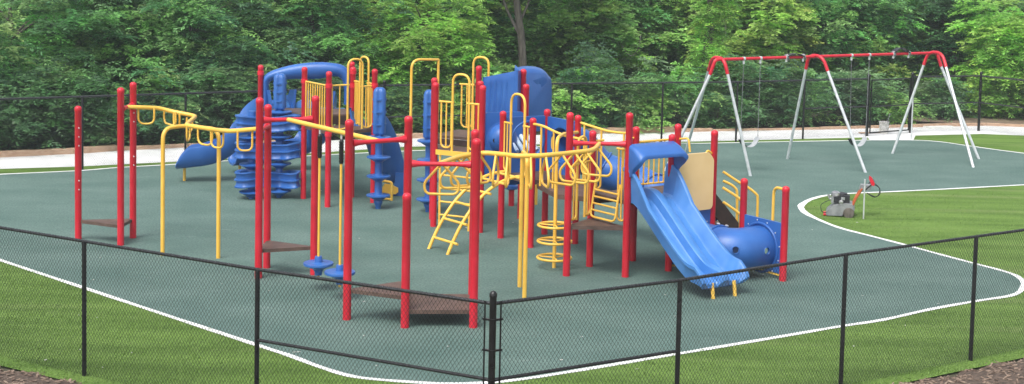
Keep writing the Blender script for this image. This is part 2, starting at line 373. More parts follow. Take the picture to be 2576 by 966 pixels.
# turf blades near the camera: one stuff object
def turf():
    n = 150000
    ok = []
    tris = np.zeros((n, 3, 3), np.float32); c = 0
    from mathutils import Vector as Vv
    poly = np.array([(p.x, p.y) for p in loop]); lawnpoly = np.array([(p.x, p.y) for p in [*lawn_edge_near, Vector((14, 27, 0)), Vector((12, 35, 0)), Vector((-10, 30, 0))]])
    def inside(P, poly):
        x, y = P[:, 0], P[:, 1]; r = np.zeros(len(P), bool); j = len(poly)-1
        for i in range(len(poly)):
            xi, yi = poly[i]; xj, yj = poly[j]
            with np.errstate(divide='ignore', invalid='ignore'):
                r ^= ((yi > y) != (yj > y)) & (x < (xj-xi)*(y-yi)/(yj-yi)+xi)
            j = i
        return r
    P = np.stack([RNG.uniform(-9, 14, n*4), RNG.uniform(14.5, 35, n*4)], 1)
    P = P[inside(P, lawnpoly) & ~inside(P, poly)]
    LP_ = np.array([(p.x, p.y) for p in loop]); keep = np.ones(len(P), bool)
    for i in range(0, len(P), 20000): keep[i:i+20000] = ((P[i:i+20000, None, :]-LP_[None])**2).sum(2).min(1) > .105**2
    P = P[keep]
    dens = 1.0/np.maximum(1, (P[:, 1]-13)/4); P = P[RNG.random(len(P)) < dens*1.45][:n]
    m = len(P); az = RNG.uniform(0, 2*PI, m); h = RNG.uniform(.014, .036, m); w = RNG.uniform(.003, .007, m); lean = RNG.normal(0, .022, (m, 2)) + np.array([.012, .008])
    v = np.zeros((m, 3, 3), np.float32)
    v[:, 0, 0] = P[:, 0]-np.cos(az)*w; v[:, 0, 1] = P[:, 1]-np.sin(az)*w
    v[:, 1, 0] = P[:, 0]+np.cos(az)*w; v[:, 1, 1] = P[:, 1]+np.sin(az)*w
    v[:, 2, 0] = P[:, 0]+lean[:, 0]; v[:, 2, 1] = P[:, 1]+lean[:, 1]; v[:, 2, 2] = h
    o = np_mesh('turf_blades', v.reshape(-1, 3), 3, 'blade'); tag(o, 'short green turf blades covering the lawn beside the rubber surface', 'grass', kind='stuff')
def np_mesh(name, V, k, mat, cols=None):
    V = np.asarray(V, np.float32); nv = len(V); nf_ = nv//k
    me = bpy.data.meshes.new(name); me.vertices.add(nv); me.vertices.foreach_set('co', V.ravel())
    me.loops.add(nv); me.loops.foreach_set('vertex_index', np.arange(nv, dtype=np.int32))
    me.polygons.add(nf_); me.polygons.foreach_set('loop_start', np.arange(0, nv, k, dtype=np.int32))
    me.update(calc_edges=True)
    if cols is not None:
        a = me.attributes.new('leaf_tint', 'FLOAT_COLOR', 'POINT'); a.data.foreach_set('color', np.asarray(cols, np.float32).ravel())
    me.materials.append(M[mat]); o = bpy.data.objects.new(name, me); COL.objects.link(o); return o
turf()
# ================================================================ FENCES
def wire_net(mb_v, a, b, z0, z1, pitch, r, off):
    """straight crossing wires of one chain-link bay, three-sided prisms; pitch = width of a diamond"""
    L = (b-a).length; t = (b-a).normalized(); nr = Vector((t.y, -t.x, 0)); H = z1-z0; out = []; g = .70; W = H*g   # diamonds taller than wide
    for s, dd in ((1, 0.0), (-1, .004)):
        k0 = -int(W/pitch)-1 if s > 0 else 0; k1 = int(L/pitch)+1 if s > 0 else int((L+W)/pitch)+1
        for k in range(k0, k1+1):
            ua = k*pitch; ub = ua+s*W; za, zb = 0.0, H
            if s > 0:
                if ua < 0: za = -ua/g; ua = 0
                if ub > L: zb = H-(ub-L)/g; ub = L
            else:
                if ub < 0: zb = H+ub/g; ub = 0
                if ua > L: za = (ua-L)/g; ua = L
            if zb-za < .01: continue
            out.append((a+t*ua+UZ*(z0+za)+nr*(off+dd), a+t*ub+UZ*(z0+zb)+nr*(off+dd)))
    vs = []
    for p, q in out:
        d = (q-p).normalized(); e1 = nr; e2 = d.cross(e1)
        ring = [e1*r, (e1*-.5+e2*.866)*r, (e1*-.5-e2*.866)*r]
        for i in range(3):
            j = (i+1) % 3; vs += [p+ring[i], p+ring[j], q+ring[j], q+ring[i]]
    return vs
def net_part(name, vs, parent, mat):
    o0 = wpos(parent); V = np.array([(v.x-o0.x, v.y-o0.y, v.z-o0.z) for v in vs], np.float32)
    o = np_mesh(name, V, 4, mat); o.parent = parent; return o
def fence_post(p, h, r, parent, domed=False):
    mb = MB(); mb.lathe(p, [(r, -.05), (r, h-.02), (r*1.12, h-.02), (r*1.12, h+.012), (r*.7, h+.04), (0.0, h+.05)] if domed else [(r, -.05), (r, h-.012), (r*.9, h), (0, h+.004)], 14)
    return mb.build('post', 'black', parent)
def rail(a, b, z, r, parent, name='top_rail'):
    mb = MB(); mb.tube([a+UZ*z, b+UZ*z], r, 12); return mb.build(name, 'rail', parent)
nearF = empty('chain_link_fence', (near_run[4].x, near_run[4].y, 0), 'near black chain link fence meeting at a capped corner post in front of the playground', 'fence')
for i, p in enumerate(near_run):
    corner = i == 4
    fence_post(p, 1.90 if corner else 1.80, .040 if corner else .030, nearF, corner)
for i in range(len(near_run)-1):
    a, b = near_run[i], near_run[i+1]; t = (b-a).normalized()
    rail(a+t*(.03 if i == 4 else 0), b-t*(.03 if i == 3 else 0), 1.80, .021, nearF)
    if i in (3, 4): rail(a, b, .93, .020, nearF, 'mid_rail')
    sgn = 1
    inset0, inset1 = (.085 if i == 4 else 0), (.085 if i == 3 else 0)
    net_part('mesh', wire_net(None, a+t*inset0, b-t*inset1, .03, 1.838, .052, .0022, .031), nearF, 'wire')
# tension bars, bands and rail caps at the corner post
cpst = near_run[4]
for dvec in ((near_run[3]-cpst).normalized(), (near_run[5]-cpst).normalized()):
    mb = MB(); q = cpst + dvec*.085; nrm = Vector((dvec.y, -dvec.x, 0)); nrm = nrm if nrm.y < 0 else -nrm
    mb.box(q + nrm*.03 + UZ*.93, (.018, .008, 1.8), (dvec, nrm, UZ)); mb.build('tension_bar', 'black', nearF)
for z in (1.62, 1.27, .93, .58, .24):
    mb = MB(); mb.lathe(cpst+UZ*z, [(.046, -.012), (.047, 0), (.046, .012)], 16)
    for dvec in ((near_run[3]-cpst).normalized(), (near_run[5]-cpst).normalized()):
        nrm = Vector((dvec.y, -dvec.x, 0)); nrm = nrm if nrm.y < 0 else -nrm
        mb.box(cpst+dvec*.07+nrm*.022+UZ*z, (.08, .03, .022), (dvec, nrm, UZ))
    mb.build('tension_band', 'black', nearF)
farF = empty('chain_link_fence', (far_run[6].x, far_run[6].y, 0), 'far black chain link fence along the white path in front of the trees', 'fence')
GATE = len(fl)+9
corners = {len(fl)+3: .045, GATE: .05, GATE+1: .05, GATE+2: .045}
for i, p in enumerate(far_run):
    fence_post(p, 1.93 if i in corners else 1.83, corners.get(i, .03), farF, i in corners)
for i in range(len(far_run)-1):
    if i == GATE: continue
    a, b = far_run[i], far_run[i+1]
    rail(a, b, 1.83, .028, farF)
    if i in (len(fl)+3, GATE-1, GATE+1, GATE+2, GATE+3): rail(a, b, .95, .022, farF, 'mid_rail')
    net_part('mesh', wire_net(None, a, b, .04, 1.85, .055, .0016, -.03), farF, 'wire')
g0, g1 = far_run[GATE], far_run[GATE+1]; gt = (g1-g0).normalized(); ga, gb = g0+gt*.14, g1-gt*.10
gateT = empty('gate', (ga.x, ga.y, 0), 'narrow black chain link gate with framed mesh in the far fence beside the white bucket', 'gate')
mb = MB()
for z in (.10, .93, 1.78): mb.tube([ga+UZ*z, gb+UZ*z], .022, 10)
for q in (ga, gb): mb.tube([q+UZ*.09, q+UZ*1.79], .022, 10)
mb.build('gate_frame', 'black', gateT)
net_part('mesh', wire_net(None, ga, gb, .11, 1.78, .055, .0016, 0), gateT, 'wire')
for z in (.3, 1.5): mb = MB(); mb.lathe(g0+gt*.07+UZ*z, [(.05, -.03), (.05, .03)], 10); mb.build('hinge', 'black', gateT)
mb = MB(); mb.box(gb+UZ*.98-gt*-.02, (.1, .05, .07), (gt, Vector((-gt.y, gt.x, 0)), UZ)); mb.build('latch', 'black', gateT)
# ================================================================ PLAY STRUCTURES
def xy(*a): return Vector((a[0], a[1], 0))
def zat(P, y):                              # height above plan point P seen at pixel row y
    X, Y = P[0], P[1]; k = (y-CY)
    # k*(X*FW.x+Y*FW.y+h*FW.z) = -F*(X*UP.x+Y*UP.y+h*UP.z)
    return CAMH - (k*(X*FW.x+Y*FW.y)+F*(X*UP.x+Y*UP.y))/(k*FW.z+F*UP.z)
R1=xy(1.04,25.03);R2=xy(2.08,25.04);R3=xy(1.49,25.82);R4=xy(1.31,27.81);R5=xy(.73,28.68);R6=xy(.43,27.35);R7=xy(-.15,28.19);R8=xy(2.32,26.38)
R10=xy(2.9,25.6);R11=xy(3.74,26.2);R9=xy(3.16,26.98);R12=xy(4.26,25.88);R13=xy(4.85,25.0)
M1=xy(-1.54,29.21);M2=xy(-.57,28.7);T2=xy(-4.63,32.09);T3=xy(-3.96,31.13);T4=xy(-3.58,32.4);T5=xy(-3.03,31.78)
A_=xy(-8.22,27.2);B_=xy(-7.29,26.76);C_=xy(-7.24,27.45);D_=gp(650,700);E_=gp(671,674);F_=gp(789,691)
G_=xy(-2.45,21.76);H_=xy(-1.53,21.37);I_=xy(-.5,21.46)
def plan(x, y, z): p = gp(x, y, z); p.z = 0; return p
TL=dp(1027,360,22.4); TL.z=0; P_=plan(1196,325,2.9); M1b=plan(1093,195,3.0); M2b=plan(1209,203,3.0); MB1=plan(1205,165,3.22)
S1=plan(1317,173,3.2); S2=plan(1324,211,3.0); T1=dp(656,163,33.3); T6=dp(886,155,33.5); T1.z = T6.z = 0
main = empty('play_structure', (0, 25, 0), 'large red posted play structure with overhead ladders, double blue slide and crawl tunnel', 'play structure')
tower = empty('play_structure', (-4, 32, 0), 'smaller rear play structure with blue arched canopy, wavy blue climber and curved slides', 'play structure')
def post(P, ytop, parent, collars=()):
    h = zat(P, ytop); mb = MB(); r = .0635
    prof = [(r, -.05), (r, h-.11)] + [(r*1.06, h-.105), (r*1.06, h-.05)] + [(r*1.06*math.cos(a), h-.05+.05*math.sin(a)) for a in (.35, .7, 1.05, 1.3)] + [(0, h)]
    mb.lathe(P, prof, 18)
    for z in collars: mb.lathe(P+UZ*z, [(r, -.05), (r*1.22, -.045), (r*1.22, .045), (r, .05)], 18)
    o = mb.build('post', 'red', parent)
    if P in (A_, C_):
        mb = MB(); d = (Vector((0, 0, 0))-P).normalized(); d = Vector((d.x+.25, d.y, 0)).normalized()
        for k in range(5): mb.lathe(P+d*.060+UZ*(h-.42-.17*k-(.5 if k > 2 else 0)), [(.013, 0), (.013, .008), (.008, .013), (0, .013)], 8, axis=d)
        mb.build('bolts', 'galv', o)
    return o
for P, y in ((A_,266),(B_,220),(C_,206),(D_,245),(E_,262),(F_,240),(G_,300),(TL,291),(H_,485),(I_,348),(P_,325),
             (R1,282),(R2,283),(R3,328),(R4,289),(R5,274),(R6,296),(R7,279),(R8,318),(R9,311),(R10,337),(R11,327),(R12,448),(R13,468),
             (M1,207),(M2,214),(M1b,195),(M2b,203),(MB1,165),(S1,173),(S2,211)): post(P, y, main)
for P, y, c in ((T1,163,(zat(T1,184),)),(T2,168,(2.66,)),(T3,179,(2.66, 1.6)),(T4,168,(2.86,2.55)),(T5,173,(2.62,)),(T6,155,())): post(P, y, tower, c)
def deck(poly, z, parent, th=.06, label=None, lip=.03):
    c = sum((Vector((p[0], p[1], 0)) for p in poly), Vector())/len(poly)
    pl = [Vector((p[0], p[1], 0)) for p in poly]
    mb = MB(); mb.prism([(p.x, p.y) for p in pl], z-th, z)
    # raised ribs on the walking surface
    a, b = pl[0], pl[1]; t = (b-a).normalized(); n_ = Vector((-t.y, t.x, 0))
    o = mb.build('deck', 'deck', parent, smooth=False)
    return o
def crossbar(p, q, parent, r=.036):
    t = (q-p).normalized(); L = (q-p).length; mb = MB(); p = p+t*.06; q = q-t*.06; L -= .12
    ss = [0, .03, .10, .22, L-.22, L-.10, L-.03, L]; rr = [.062, .06, .045, r, r, .045, .06, .062]
    mb.tube([p+t*s_ for s_ in ss], rr, 12); return mb.build('crossbar', 'red', parent)
def tube_part(name, pts, r, mat, parent, n=10, closed=False):
    mb = MB(); mb.tube(pts, r, n, closed); return mb.build(name, mat, parent, 60)
def guard(p, q, zb, zt, n, parent, r=.019, tops=True, name='guard_rail'):
    t = (q-p).normalized(); mb = MB(); L = (q-p).length
    mb.tube(fillet([V3(p, zt), V3(p, zb), V3(q, zb), V3(q, zt)], .12), r, 8)
    mb.tube([V3(p, zt)-t*.05, V3(q, zt)+t*.05], r*1.15, 8)
    for k in range(1, n+1):
        s_ = p+t*(L*k/(n+1)); mb.tube([V3(s_, zb), V3(s_, zt)], r*.85, 8)
    return mb.build(name, 'yellow', parent, 60)
def hoop(p, q, zb, zt, parent, r=.024, name='grab_hoop'):
    w = (q-p).length; mb = MB()
    mb.tube(fillet([V3(p, zb), V3(p, zt), V3(q, zt), V3(q, zb)], w*.48, 10), r, 9); return mb.build(name, 'yellow', parent, 60)
# ---- left triangular station, snaking loop ladder and second station
deck([A_, B_, C_], .38, main); deck([D_, F_, E_], .50, main)
crossbar(V3(B_, 2.58), V3(C_, 2.58), main); crossbar(V3(D_, 2.73), V3(F_, 2.73), main); crossbar(V3(D_, 2.54), V3(E_, 2.54), main)
m0 = lerp(V3(B_, 2.58), V3(C_, 2.58), .5); m1 = lerp(V3(D_, 2.54), V3(E_, 2.54), .5)
lp = fillet([m0, gp(350,270,2.57), gp(400,272,2.53), gp(430,280,2.47), gp(493,292,2.40), gp(467,315,2.38), gp(545,327,2.38), gp(580,330,2.44), m1], .14, 5)
ladder = tube_part('loop_ladder', lp, .040, 'yellow', main, 12)
la, lb = gp(409, 643), gp(549, 650)
mb = MB(); mb.tube(fillet([la, V3(la, 2.34), V3(gp(467,316,2.34), 2.34), V3(lb, 2.36), lb], .22, 8), .038, 12); mb.build('support_arch', 'yellow', ladder, 60)
def uloop(p, q, drop, parent, r=.019, name='loop'):
    mb = MB(); w = (q-p).length
    mb.tube(fillet([p, p-UZ*drop, q-UZ*drop, q], w*.42, 7), r, 8); return mb.build(name, 'yellow', parent, 60)
for (xa, ya, xb, yb, z, dr) in ((348,272,388,272,2.55,.30),(413,274,442,282,2.50,.27),(437,282,452,286,2.46,.27),(470,296,484,292,2.40,.28),(470,316,478,308,2.38,.30),(498,320,534,325,2.38,.30),(531,325,562,329,2.38,.32),(598,330,635,330,2.47,.34)):
    uloop(gp(xa, ya, z), gp(xb, yb, z), dr, ladder)
# ---- beam with the two hanging discs
crossbar(V3(G_, 2.73), V3(TL, 2.73), main)
b0, b1 = lerp(V3(D_, 2.73), V3(F_, 2.73), .5), lerp(V3(G_, 2.73), V3(TL, 2.73), .5)
bt = (b1-b0).normalized(); tube_part('hanging_beam', [b0+bt*.03, b1-bt*.03], .040, 'yellow', main, 12)
def along(px):
    lo, hi = 0., 1.
    for _ in range(40):
        m = (lo+hi)/2
        if pix(lerp(b0, b1, m)-UZ*1.2)[0] < px: lo = m
        else: hi = m
    return lerp(b0, b1, m)
for px_, yd, lab in ((803, 663, 'blue hanging step disc on a yellow pole, clear of the red post'), (857, 685, 'blue hanging step disc on a yellow pole, partly behind a red post')):
    q = along(px_); zd = zat(q, yd)
    t = empty('hanging_disc', (q.x, q.y, zd), lab, 'hanging disc', 'blue discs hanging from the yellow beam')
    mb = MB(); mb.tube([V3(q, zd-.24), V3(q, 2.22)], .021, 10); mb.build('pole', 'yellow', t, 60)
    mb = MB(); mb.lathe(V3(q, 0), [(.03, 2.22)]+[(.034+.008*(k % 2), 2.24+.022*k) for k in range(17)]+[(.02, 2.62)], 12); mb.build('spring', 'black', t)
    mb = MB(); mb.tube([V3(q, 2.60), V3(q, 2.70)], .016, 8); mb.lathe(q+UZ*2.73-bt*.05, [(.05, 0), (.05, .1)], 12, axis=bt); mb.build('clamp', 'galv', t)
    mb = MB(); mb.lathe(V3(q, zd), [(.03, -.19), (.062, -.19), (.066, -.13), (.10, -.09), (.19, -.045), (.245, -.025), (.252, 0), (.245, .018), (.2, .012), (.11, .018), (.068, .03), (.062, .11), (.055, .125), (.02, .125)], 36)
    mb.build('disc', 'blue', t, 50)
# ---- near steps and ring ladder
deck([G_, H_, TL], .48, main); deck([H_, I_, P_, TL], .27, main)
crossbar(V3(TL, 2.34), V3(P_, 2.34), main)
crossbar(V3(R1, 2.36), V3(R2, 2.36), main)
q0 = lerp(V3(TL, 2.34), V3(P_, 2.34), .46); q1 = lerp(V3(R1, 2.36), V3(R2, 2.36), .5)
rp = smooth_path([q0, gp(1150,396,2.35), gp(1190,388,2.36), gp(1222,385,2.37), gp(1262,388,2.38), gp(1300,392,2.39), gp(1345,392,2.39), gp(1380,390,2.39), gp(1440,384,2.38), gp(1490,377,2.37), q1], 6)
ringl = tube_part('ring_ladder', rp, .040, 'yellow', main, 12)
cum = [0]
for i in range(1, len(rp)): cum.append(cum[-1]+(rp[i]-rp[i-1]).length)
def on_path(u):
    s_ = u*cum[-1]
    for i in range(1, len(rp)):
        if cum[i] >= s_:
            k = (s_-cum[i-1])/(cum[i]-cum[i-1]); return lerp(rp[i-1], rp[i], k), (rp[i]-rp[i-1]).normalized()
    return rp[-1], (rp[-1]-rp[-2]).normalized()
def at_px(x):
    for i in range(1, len(rp)):
        xa, xb = pix(rp[i-1])[0], pix(rp[i])[0]
        if xa <= x <= xb: return lerp(rp[i-1], rp[i], (x-xa)/(xb-xa))
    return rp[-1]
for x, th in ((1112, .0), (1150, .2), (1174, .45), (1206, .8), (1248, 1.42), (1277, 1.5), (1335, 1.62), (1373, 1.75), (1414, 2.5), (1446, 2.6), (1474, 2.65), (1502, 2.75)):
    p = at_px(x); sd = Vector((math.cos(th), math.sin(th), 0))
    w, h = .285, .50
    pts = [p+sd*.02-UZ*.03, p+sd*(w*1.0)-UZ*(h*.66), p+sd*(w*.88)-UZ*h, p-sd*(w*.88)-UZ*h, p-sd*(w*1.0)-UZ*(h*.66), p-sd*.02-UZ*.03]
    mb = MB(); mb.tube(fillet(pts, .15, 7), .0215, 8); mb.build('ring', 'yellow', ringl, 60)
ya, yb = gp(1307, 722), gp(1319, 750)
mb = MB(); zt_ = 2.34; mb.tube(fillet([ya, V3(ya, zt_), V3(yb, zt_), yb], .2, 8), .037, 12); mb.build('support_arch', 'yellow', ringl, 60)
# ---- spiral ring climber
rc = xy(.84, 25.64)
spir = tube_part('ring_climber', fillet([rc-UZ*.02, V3(rc, 2.36), V3(lerp(rc, R4, .28), 2.36), V3(lerp(rc, R4, .97), 2.2)], .18, 6), .034, 'yellow', main, 10)
for z in (.78, .49, .19):
    mb = MB(); mb.tube([V3(rc, z)+Vector((.305*math.cos(a), .305*math.sin(a), 0)) for a in np.linspace(0, 2*PI, 33)[:-1]], .023, 9, closed=True)
    for a in (.7, .7+2*PI/3, .7+4*PI/3): mb.tube([V3(rc, z), V3(rc, z)+Vector((.3*math.cos(a), .3*math.sin(a), 0))], .014, 8)
    mb.build('ring', 'yellow', spir, 60)
# ---- low triangular deck, its guards and the small step ladder
deck([R1, R2, R3], .90, main, .07)
guard(lerp(R1, R3, .1), lerp(R1, R3, .36), .97, 1.95, 1, main); guard(lerp(R1, R3, .72), lerp(R1, R3, .95), .97, 1.95, 1, main)
hoop(lerp(R1, R3, .36), lerp(R1, R3, .72), .95, 2.42, main)
mb = MB(); pa, pb_ = lerp(R3, R2, .12), lerp(R3, R2, .80); cl = Vector((-.15, -.12, 0))
mb.tube(fillet([V3(pa, 1.62), V3(pa+cl*.6, .96), V3(pb_+cl*.6, .96), V3(pb_, 1.62)], .1), .021, 8)
for z in (1.08, 1.2, 1.32, 1.44): k = (1.62-z)/.66; mb.tube([V3(pa+cl*.6*k, z), V3(pb_+cl*.6*k, z)], .018, 8)
mb.build('step_ladder', 'yellow', main, 60)
guard(lerp(R3, R2, .74), lerp(R3, R2, .93), .98, 2.25, 1, main, .018)
# ---- square slide deck, bridge and further decks
deck([R2, R10, R8, R3], 1.36, main, .08); deck([R10, R11, R9, R8], 1.358, main, .08); deck([R4, R5, R7, R6], 1.30, main, .08)
br0, br1 = gp(1402, 491, 1.22), gp(1474, 497, 1.22)
deck([lerp(R6, R4, .12), br0, br1, lerp(R3, R8, .05), lerp(R3, R8, .9), lerp(R6, R4, .9)], 1.235, main, .09)
guard(lerp(R8, R9, .08), lerp(R8, R9, .92), 1.42, 2.22, 6, main, .018); guard(lerp(R3, R8, .86), lerp(R3, R8, .96), 1.42, 2.3, 0, main)
guard(lerp(R3, R8, .02), lerp(R3, R8, .2), 1.42, 2.3, 1, main)
def rail_px(pts, Y0, Y1, drops, zb, r=.025):
    n = len(pts); P = [dp(x, y, lerp(Y0, Y1, i/(n-1))) for i, (x, y) in enumerate(pts)]; sp = smooth_path(P, 5)
    mb = MB(); mb.tube(sp, r, 9)
    for k in drops:
        q = sp[int(k*(len(sp)-1))]; mb.tube([q, V3(q, zb)], r*.8, 8)
    return mb.build('handrail', 'yellow', main, 60)
rail_px([(1343,312),(1368,318),(1400,333),(1432,344),(1470,351)], 27.3, 26.4, (.2, .45, .8), 1.24)
rail_px([(1462,309),(1490,318),(1530,330),(1570,335),(1606,336)], 27.7, 26.4, (.12, .4, .75), 1.24)
guard(lerp(R7, R6, .06), lerp(R7, R6, .26), 1.38, 2.32, 1, main); guard(lerp(R7, R6, .74), lerp(R7, R6, .94), 1.38, 2.32, 1, main)
hoop(lerp(R7, R6, .27), lerp(R7, R6, .73), 1.34, zat(lerp(R7, R6, .5), 237), main, .026)
guard(lerp(R5, R4, .05), lerp(R5, R4, .18), 1.38, 2.3, 0, main)
# ---- arched climber up to the square deck
ga_, gb_ = gp(1078, 626), gp(1125, 641); ta, tb = lerp(R7, R6, .2), lerp(R7, R6, .8)
def arcpt(g, e, s_):
    a, b, c, d = V3(g, -.02), V3(lerp(g, e, .20), .78), V3(lerp(g, e, .52), 1.42), V3(e, 1.36)
    return a*(1-s_)**3+b*3*s_*(1-s_)**2+c*3*s_*s_*(1-s_)+d*s_**3
mb = MB()
for g, e in ((ga_, ta), (gb_, tb)): mb.tube([arcpt(g, e, k/24) for k in range(25)], .033, 10)
arch = mb.build('arch_climber', 'yellow', main, 60)
for s_ in (.10, .26, .42, .58, .74, .9):
    p, q = arcpt(ga_, ta, s_), arcpt(gb_, tb, s_); dv = (q-p).normalized()
    mb = MB(); mb.tube([p-dv*.02, q+dv*.16], .026, 8); mb.build('rung', 'yellow', arch, 60)
# ---- middle tower: two deck levels, ladder, guards
deck([M1, M2, M2b, M1b], 1.60, main, .07)
bd = (M2b-M1b); bn = Vector((-bd.y, bd.x, 0)).normalized(); K1, K2 = M1b+bn*1.05, M2b+bn*1.05
deck([M1b, M2b, K2, K1], 1.80, main, .06)
mb = MB(); mb.box(lerp(M1b, M2b, .5)+UZ*1.67, (bd.length-.15, .02, .13), (bd.normalized(), bn, UZ)); mb.build('riser', 'deckside', main, smooth=False)
mb = MB(); fd = (M2-M1); fn = Vector((fd.y, -fd.x, 0)).normalized()
mb.box(lerp(M1, M2, .5)+fn*.03+UZ*1.555, (fd.length-.1, .03, .10), (fd.normalized(), fn, UZ)); mb.build('kick_plate', 'yellow', main)
zt1 = zat(M1, 254); guard(lerp(M1, M2, .13), lerp(M1, M2, .35), 1.66, zt1, 1, main, .02); guard(lerp(M1, M2, .72), lerp(M1, M2, .92), 1.66, zt1, 1, main, .02)
hoop(lerp(M1, M2, .37), lerp(M1, M2, .72), 1.5, zat(lerp(M1, M2, .5), 187), main, .026)
ztb = zat(K1, 211); guard(lerp(K1, K2, .08), lerp(K1, K2, .32), 1.86, ztb, 1, main, .02); guard(lerp(K1, K2, .68), lerp(K1, K2, .95), 1.86, ztb, 2, main, .02)
hoop(lerp(K1, K2, .33), lerp(K1, K2, .67), 1.82, zat(lerp(K1, K2, .5), 144), main, .026)
hq0 = gp(1029, 560); hz = zat(hq0, 150); hq1 = V3(M1b, 0)+Vector((-.02, .05, 0)); hx = dp(1103, 150, M1b.y+.1)
mb = MB(); mb.tube(fillet([hq0, V3(hq0, hz), hx], .22, 8)+fillet([hx, V3(hx, 2.0)], .01), .028, 10); mb.build('tall_handhold', 'yellow', main, 60)
l0, l1_ = gp(1105, 574), gp(1178, 582); mb = MB()
for q, e in ((l0, lerp(M1, M2, .12)), (l1_, lerp(M1, M2, .86))): mb.tube([q-UZ*.03, V3(lerp(q, e, .9), 1.5)], .024, 9)
vl = mb.build('vertical_ladder', 'yellow', main, 60)
for z in (.28, .55, .82, 1.09, 1.36):
    mb = MB(); k = z/1.5*.9; mb.tube([V3(lerp(l0, lerp(M1, M2, .12), k), z), V3(lerp(l1_, lerp(M1, M2, .86), k), z)], .02, 8); mb.build('rung', 'yellow', vl, 60)
# ---- blue panels, bubble, porthole panel, tube slide
ux = (S2-M2).normalized(); w1 = (S2-M2).length-.12; zt2 = zat(M2, 283)
mb = MB(); mb.plate(V3(M2, 1.0)+ux*.06, ux, UZ, [(0, 0), (w1, 0), (w1, zt2-1.0-.03), (w1-.04, zt2-1.0), (.04, zt2-1.0), (0, zt2-1.03)], .05)
lpn = mb.build('tunnel_panel', 'blue', main, 30)
nb = Vector((ux.y, -ux.x, 0)); bc = dp(1262, 347, lerp(M2.y, S2.y, .5)); mb = MB()
mb.lathe(bc+nb*.0, [(.33, 0), (.34, .04), (.30, .05), (.285, .12), (.25, .22), (.17, .29), (.06, .32), (0, .325)], 32, axis=nb); mb.build('bubble_window', 'blue', lpn, 50)
bo = bc+nb*.27+ux*-.0; mb = MB(); mb.lathe(dp(1246, 353, bo.y-.02), [(.05, -.02), (.055, .012), (.04, .018), (.0, .012)], 16, axis=nb); mb.build('port', 'black', lpn)
ux = (R5-R7).normalized(); w2 = (R5-R7).length-.12; z0_, z1_ = 1.36, zat(lerp(R5, R7, .5), 293); nb = Vector((ux.y, -ux.x, 0))
hc = dp(1328, 352, lerp(R7.y, R5.y, .5)); cu = (Vector((hc.x, hc.y, 0))-R7).dot(ux)-.06
mb = MB(); mb.holeplate(V3(R7, z0_-.3)+ux*.06, ux, UZ, w2, z1_-z0_+.3, (cu, hc.z-z0_+.3), .36, .06); rpn = mb.build('porthole_panel', 'blue', main, 30)
mb = MB(); mb.tube([V3(R7, 0)+ux*(.06+cu+.37*math.cos(a))+UZ*(hc.z+.37*math.sin(a))+nb*.03 for a in np.linspace(0, 2*PI, 37)[:-1]], .025, 8, closed=True); mb.build('porthole_rim', 'blue', rpn, 60)
mb = MB(); sb = V3(R7, 0)+ux*(.06+cu)-nb*.12+UZ*(hc.z-.22)
for k in range(5): mb.tube([sb+ux*(-.3+.15*k)-UZ*.03, sb+ux*(-.3+.15*k)-nb*.5+UZ*.28], .05, 8)
mb.build('ribbed_ramp', 'paleblue', main, 60)
def ring_pts(c, t, a, b, n=28, pw=2.0):
    sd = Vector((t.y, -t.x, 0)).normalized(); u = sd.cross(t).normalized(); u = u if u.z > 0 else -u; out = []
    for k in range(n):
        an = 2*PI*k/n; ca, sa = math.cos(an), math.sin(an)
        out.append(c+sd*(a*math.copysign(abs(ca)**(2/pw), ca))+u*(b*math.copysign(abs(sa)**(2/pw), sa)))
    return out
ed = Vector((R5.y-R4.y, R4.x-R5.x, 0)).normalized(); ec = lerp(R4, R5, .5)
tp = smooth_path([V3(ec+ed*.02, 1.88), V3(ec+ed*.42, 1.84), dp(1512,424,28.75), dp(1600,458,28.3), dp(1690,515,27.7), dp(1782,578,27.35)], 7)
mb = MB(); n = 28
for side in (0, 1):
    o = len(mb.v); rings = []
    for i, p in enumerate(tp):
        t = (tp[min(i+1, len(tp)-1)]-tp[max(0, i-1)]).normalized(); k = min(1, i/7)
        a = .36-.04*side; rings.append(ring_pts(p, t, a, a, n))
    mb.v += [tuple(v) for r_ in rings for v in r_]
    for i in range(len(rings)-1):
        for k in range(n):
            f_ = (o+i*n+k, o+i*n+(k+1) % n, o+(i+1)*n+(k+1) % n, o+(i+1)*n+k); mb.f.append(f_[::-1] if side == 0 else f_)
    if side: 
        for e in (0, (len(rings)-1)*n):
            for k in range(n): mb.f.append((e+k, e+(k+1) % n, o+e+(k+1) % n, o+e+k))
ts = mb.build('tube_slide', 'blue', main, 50)
ue = (R4-R5).normalized(); we = (R4-R5).length-.12; ze = zat(R5, 292); mb = MB()
mb.holeplate(V3(R5, 1.22)+ue*.06, ue, UZ, we, ze-1.22, (we/2, 1.88-1.22), .345, .06); mb.build('tunnel_panel', 'blue', main, 30)
for fr in (14, 24):
    p = tp[fr]; t = (tp[fr+1]-tp[fr-1]).normalized(); mb = MB(); mb.tube(ring_pts(p, t, .375, .375, 30), .022, 8, closed=True); mb.build('joint_flange', 'blue', ts, 60)
sp_ = gp(1286, 518); mb = MB(); mb.lathe(sp_, [(.0635, -.05), (.0635, .40)], 16); mb.build('support_post', 'red', main)
mb = MB(); mb.lathe(sp_, [(.13, .38), (.15, .40), (.15, .46), (.10, .48), (.10, .95)], 20); mb.build('support_collar', 'blue', main)
sp2 = gp(1348, 515); tube_part('support_leg', [sp2, V3(sp2, 1.0)], .035, 'yellow', main)
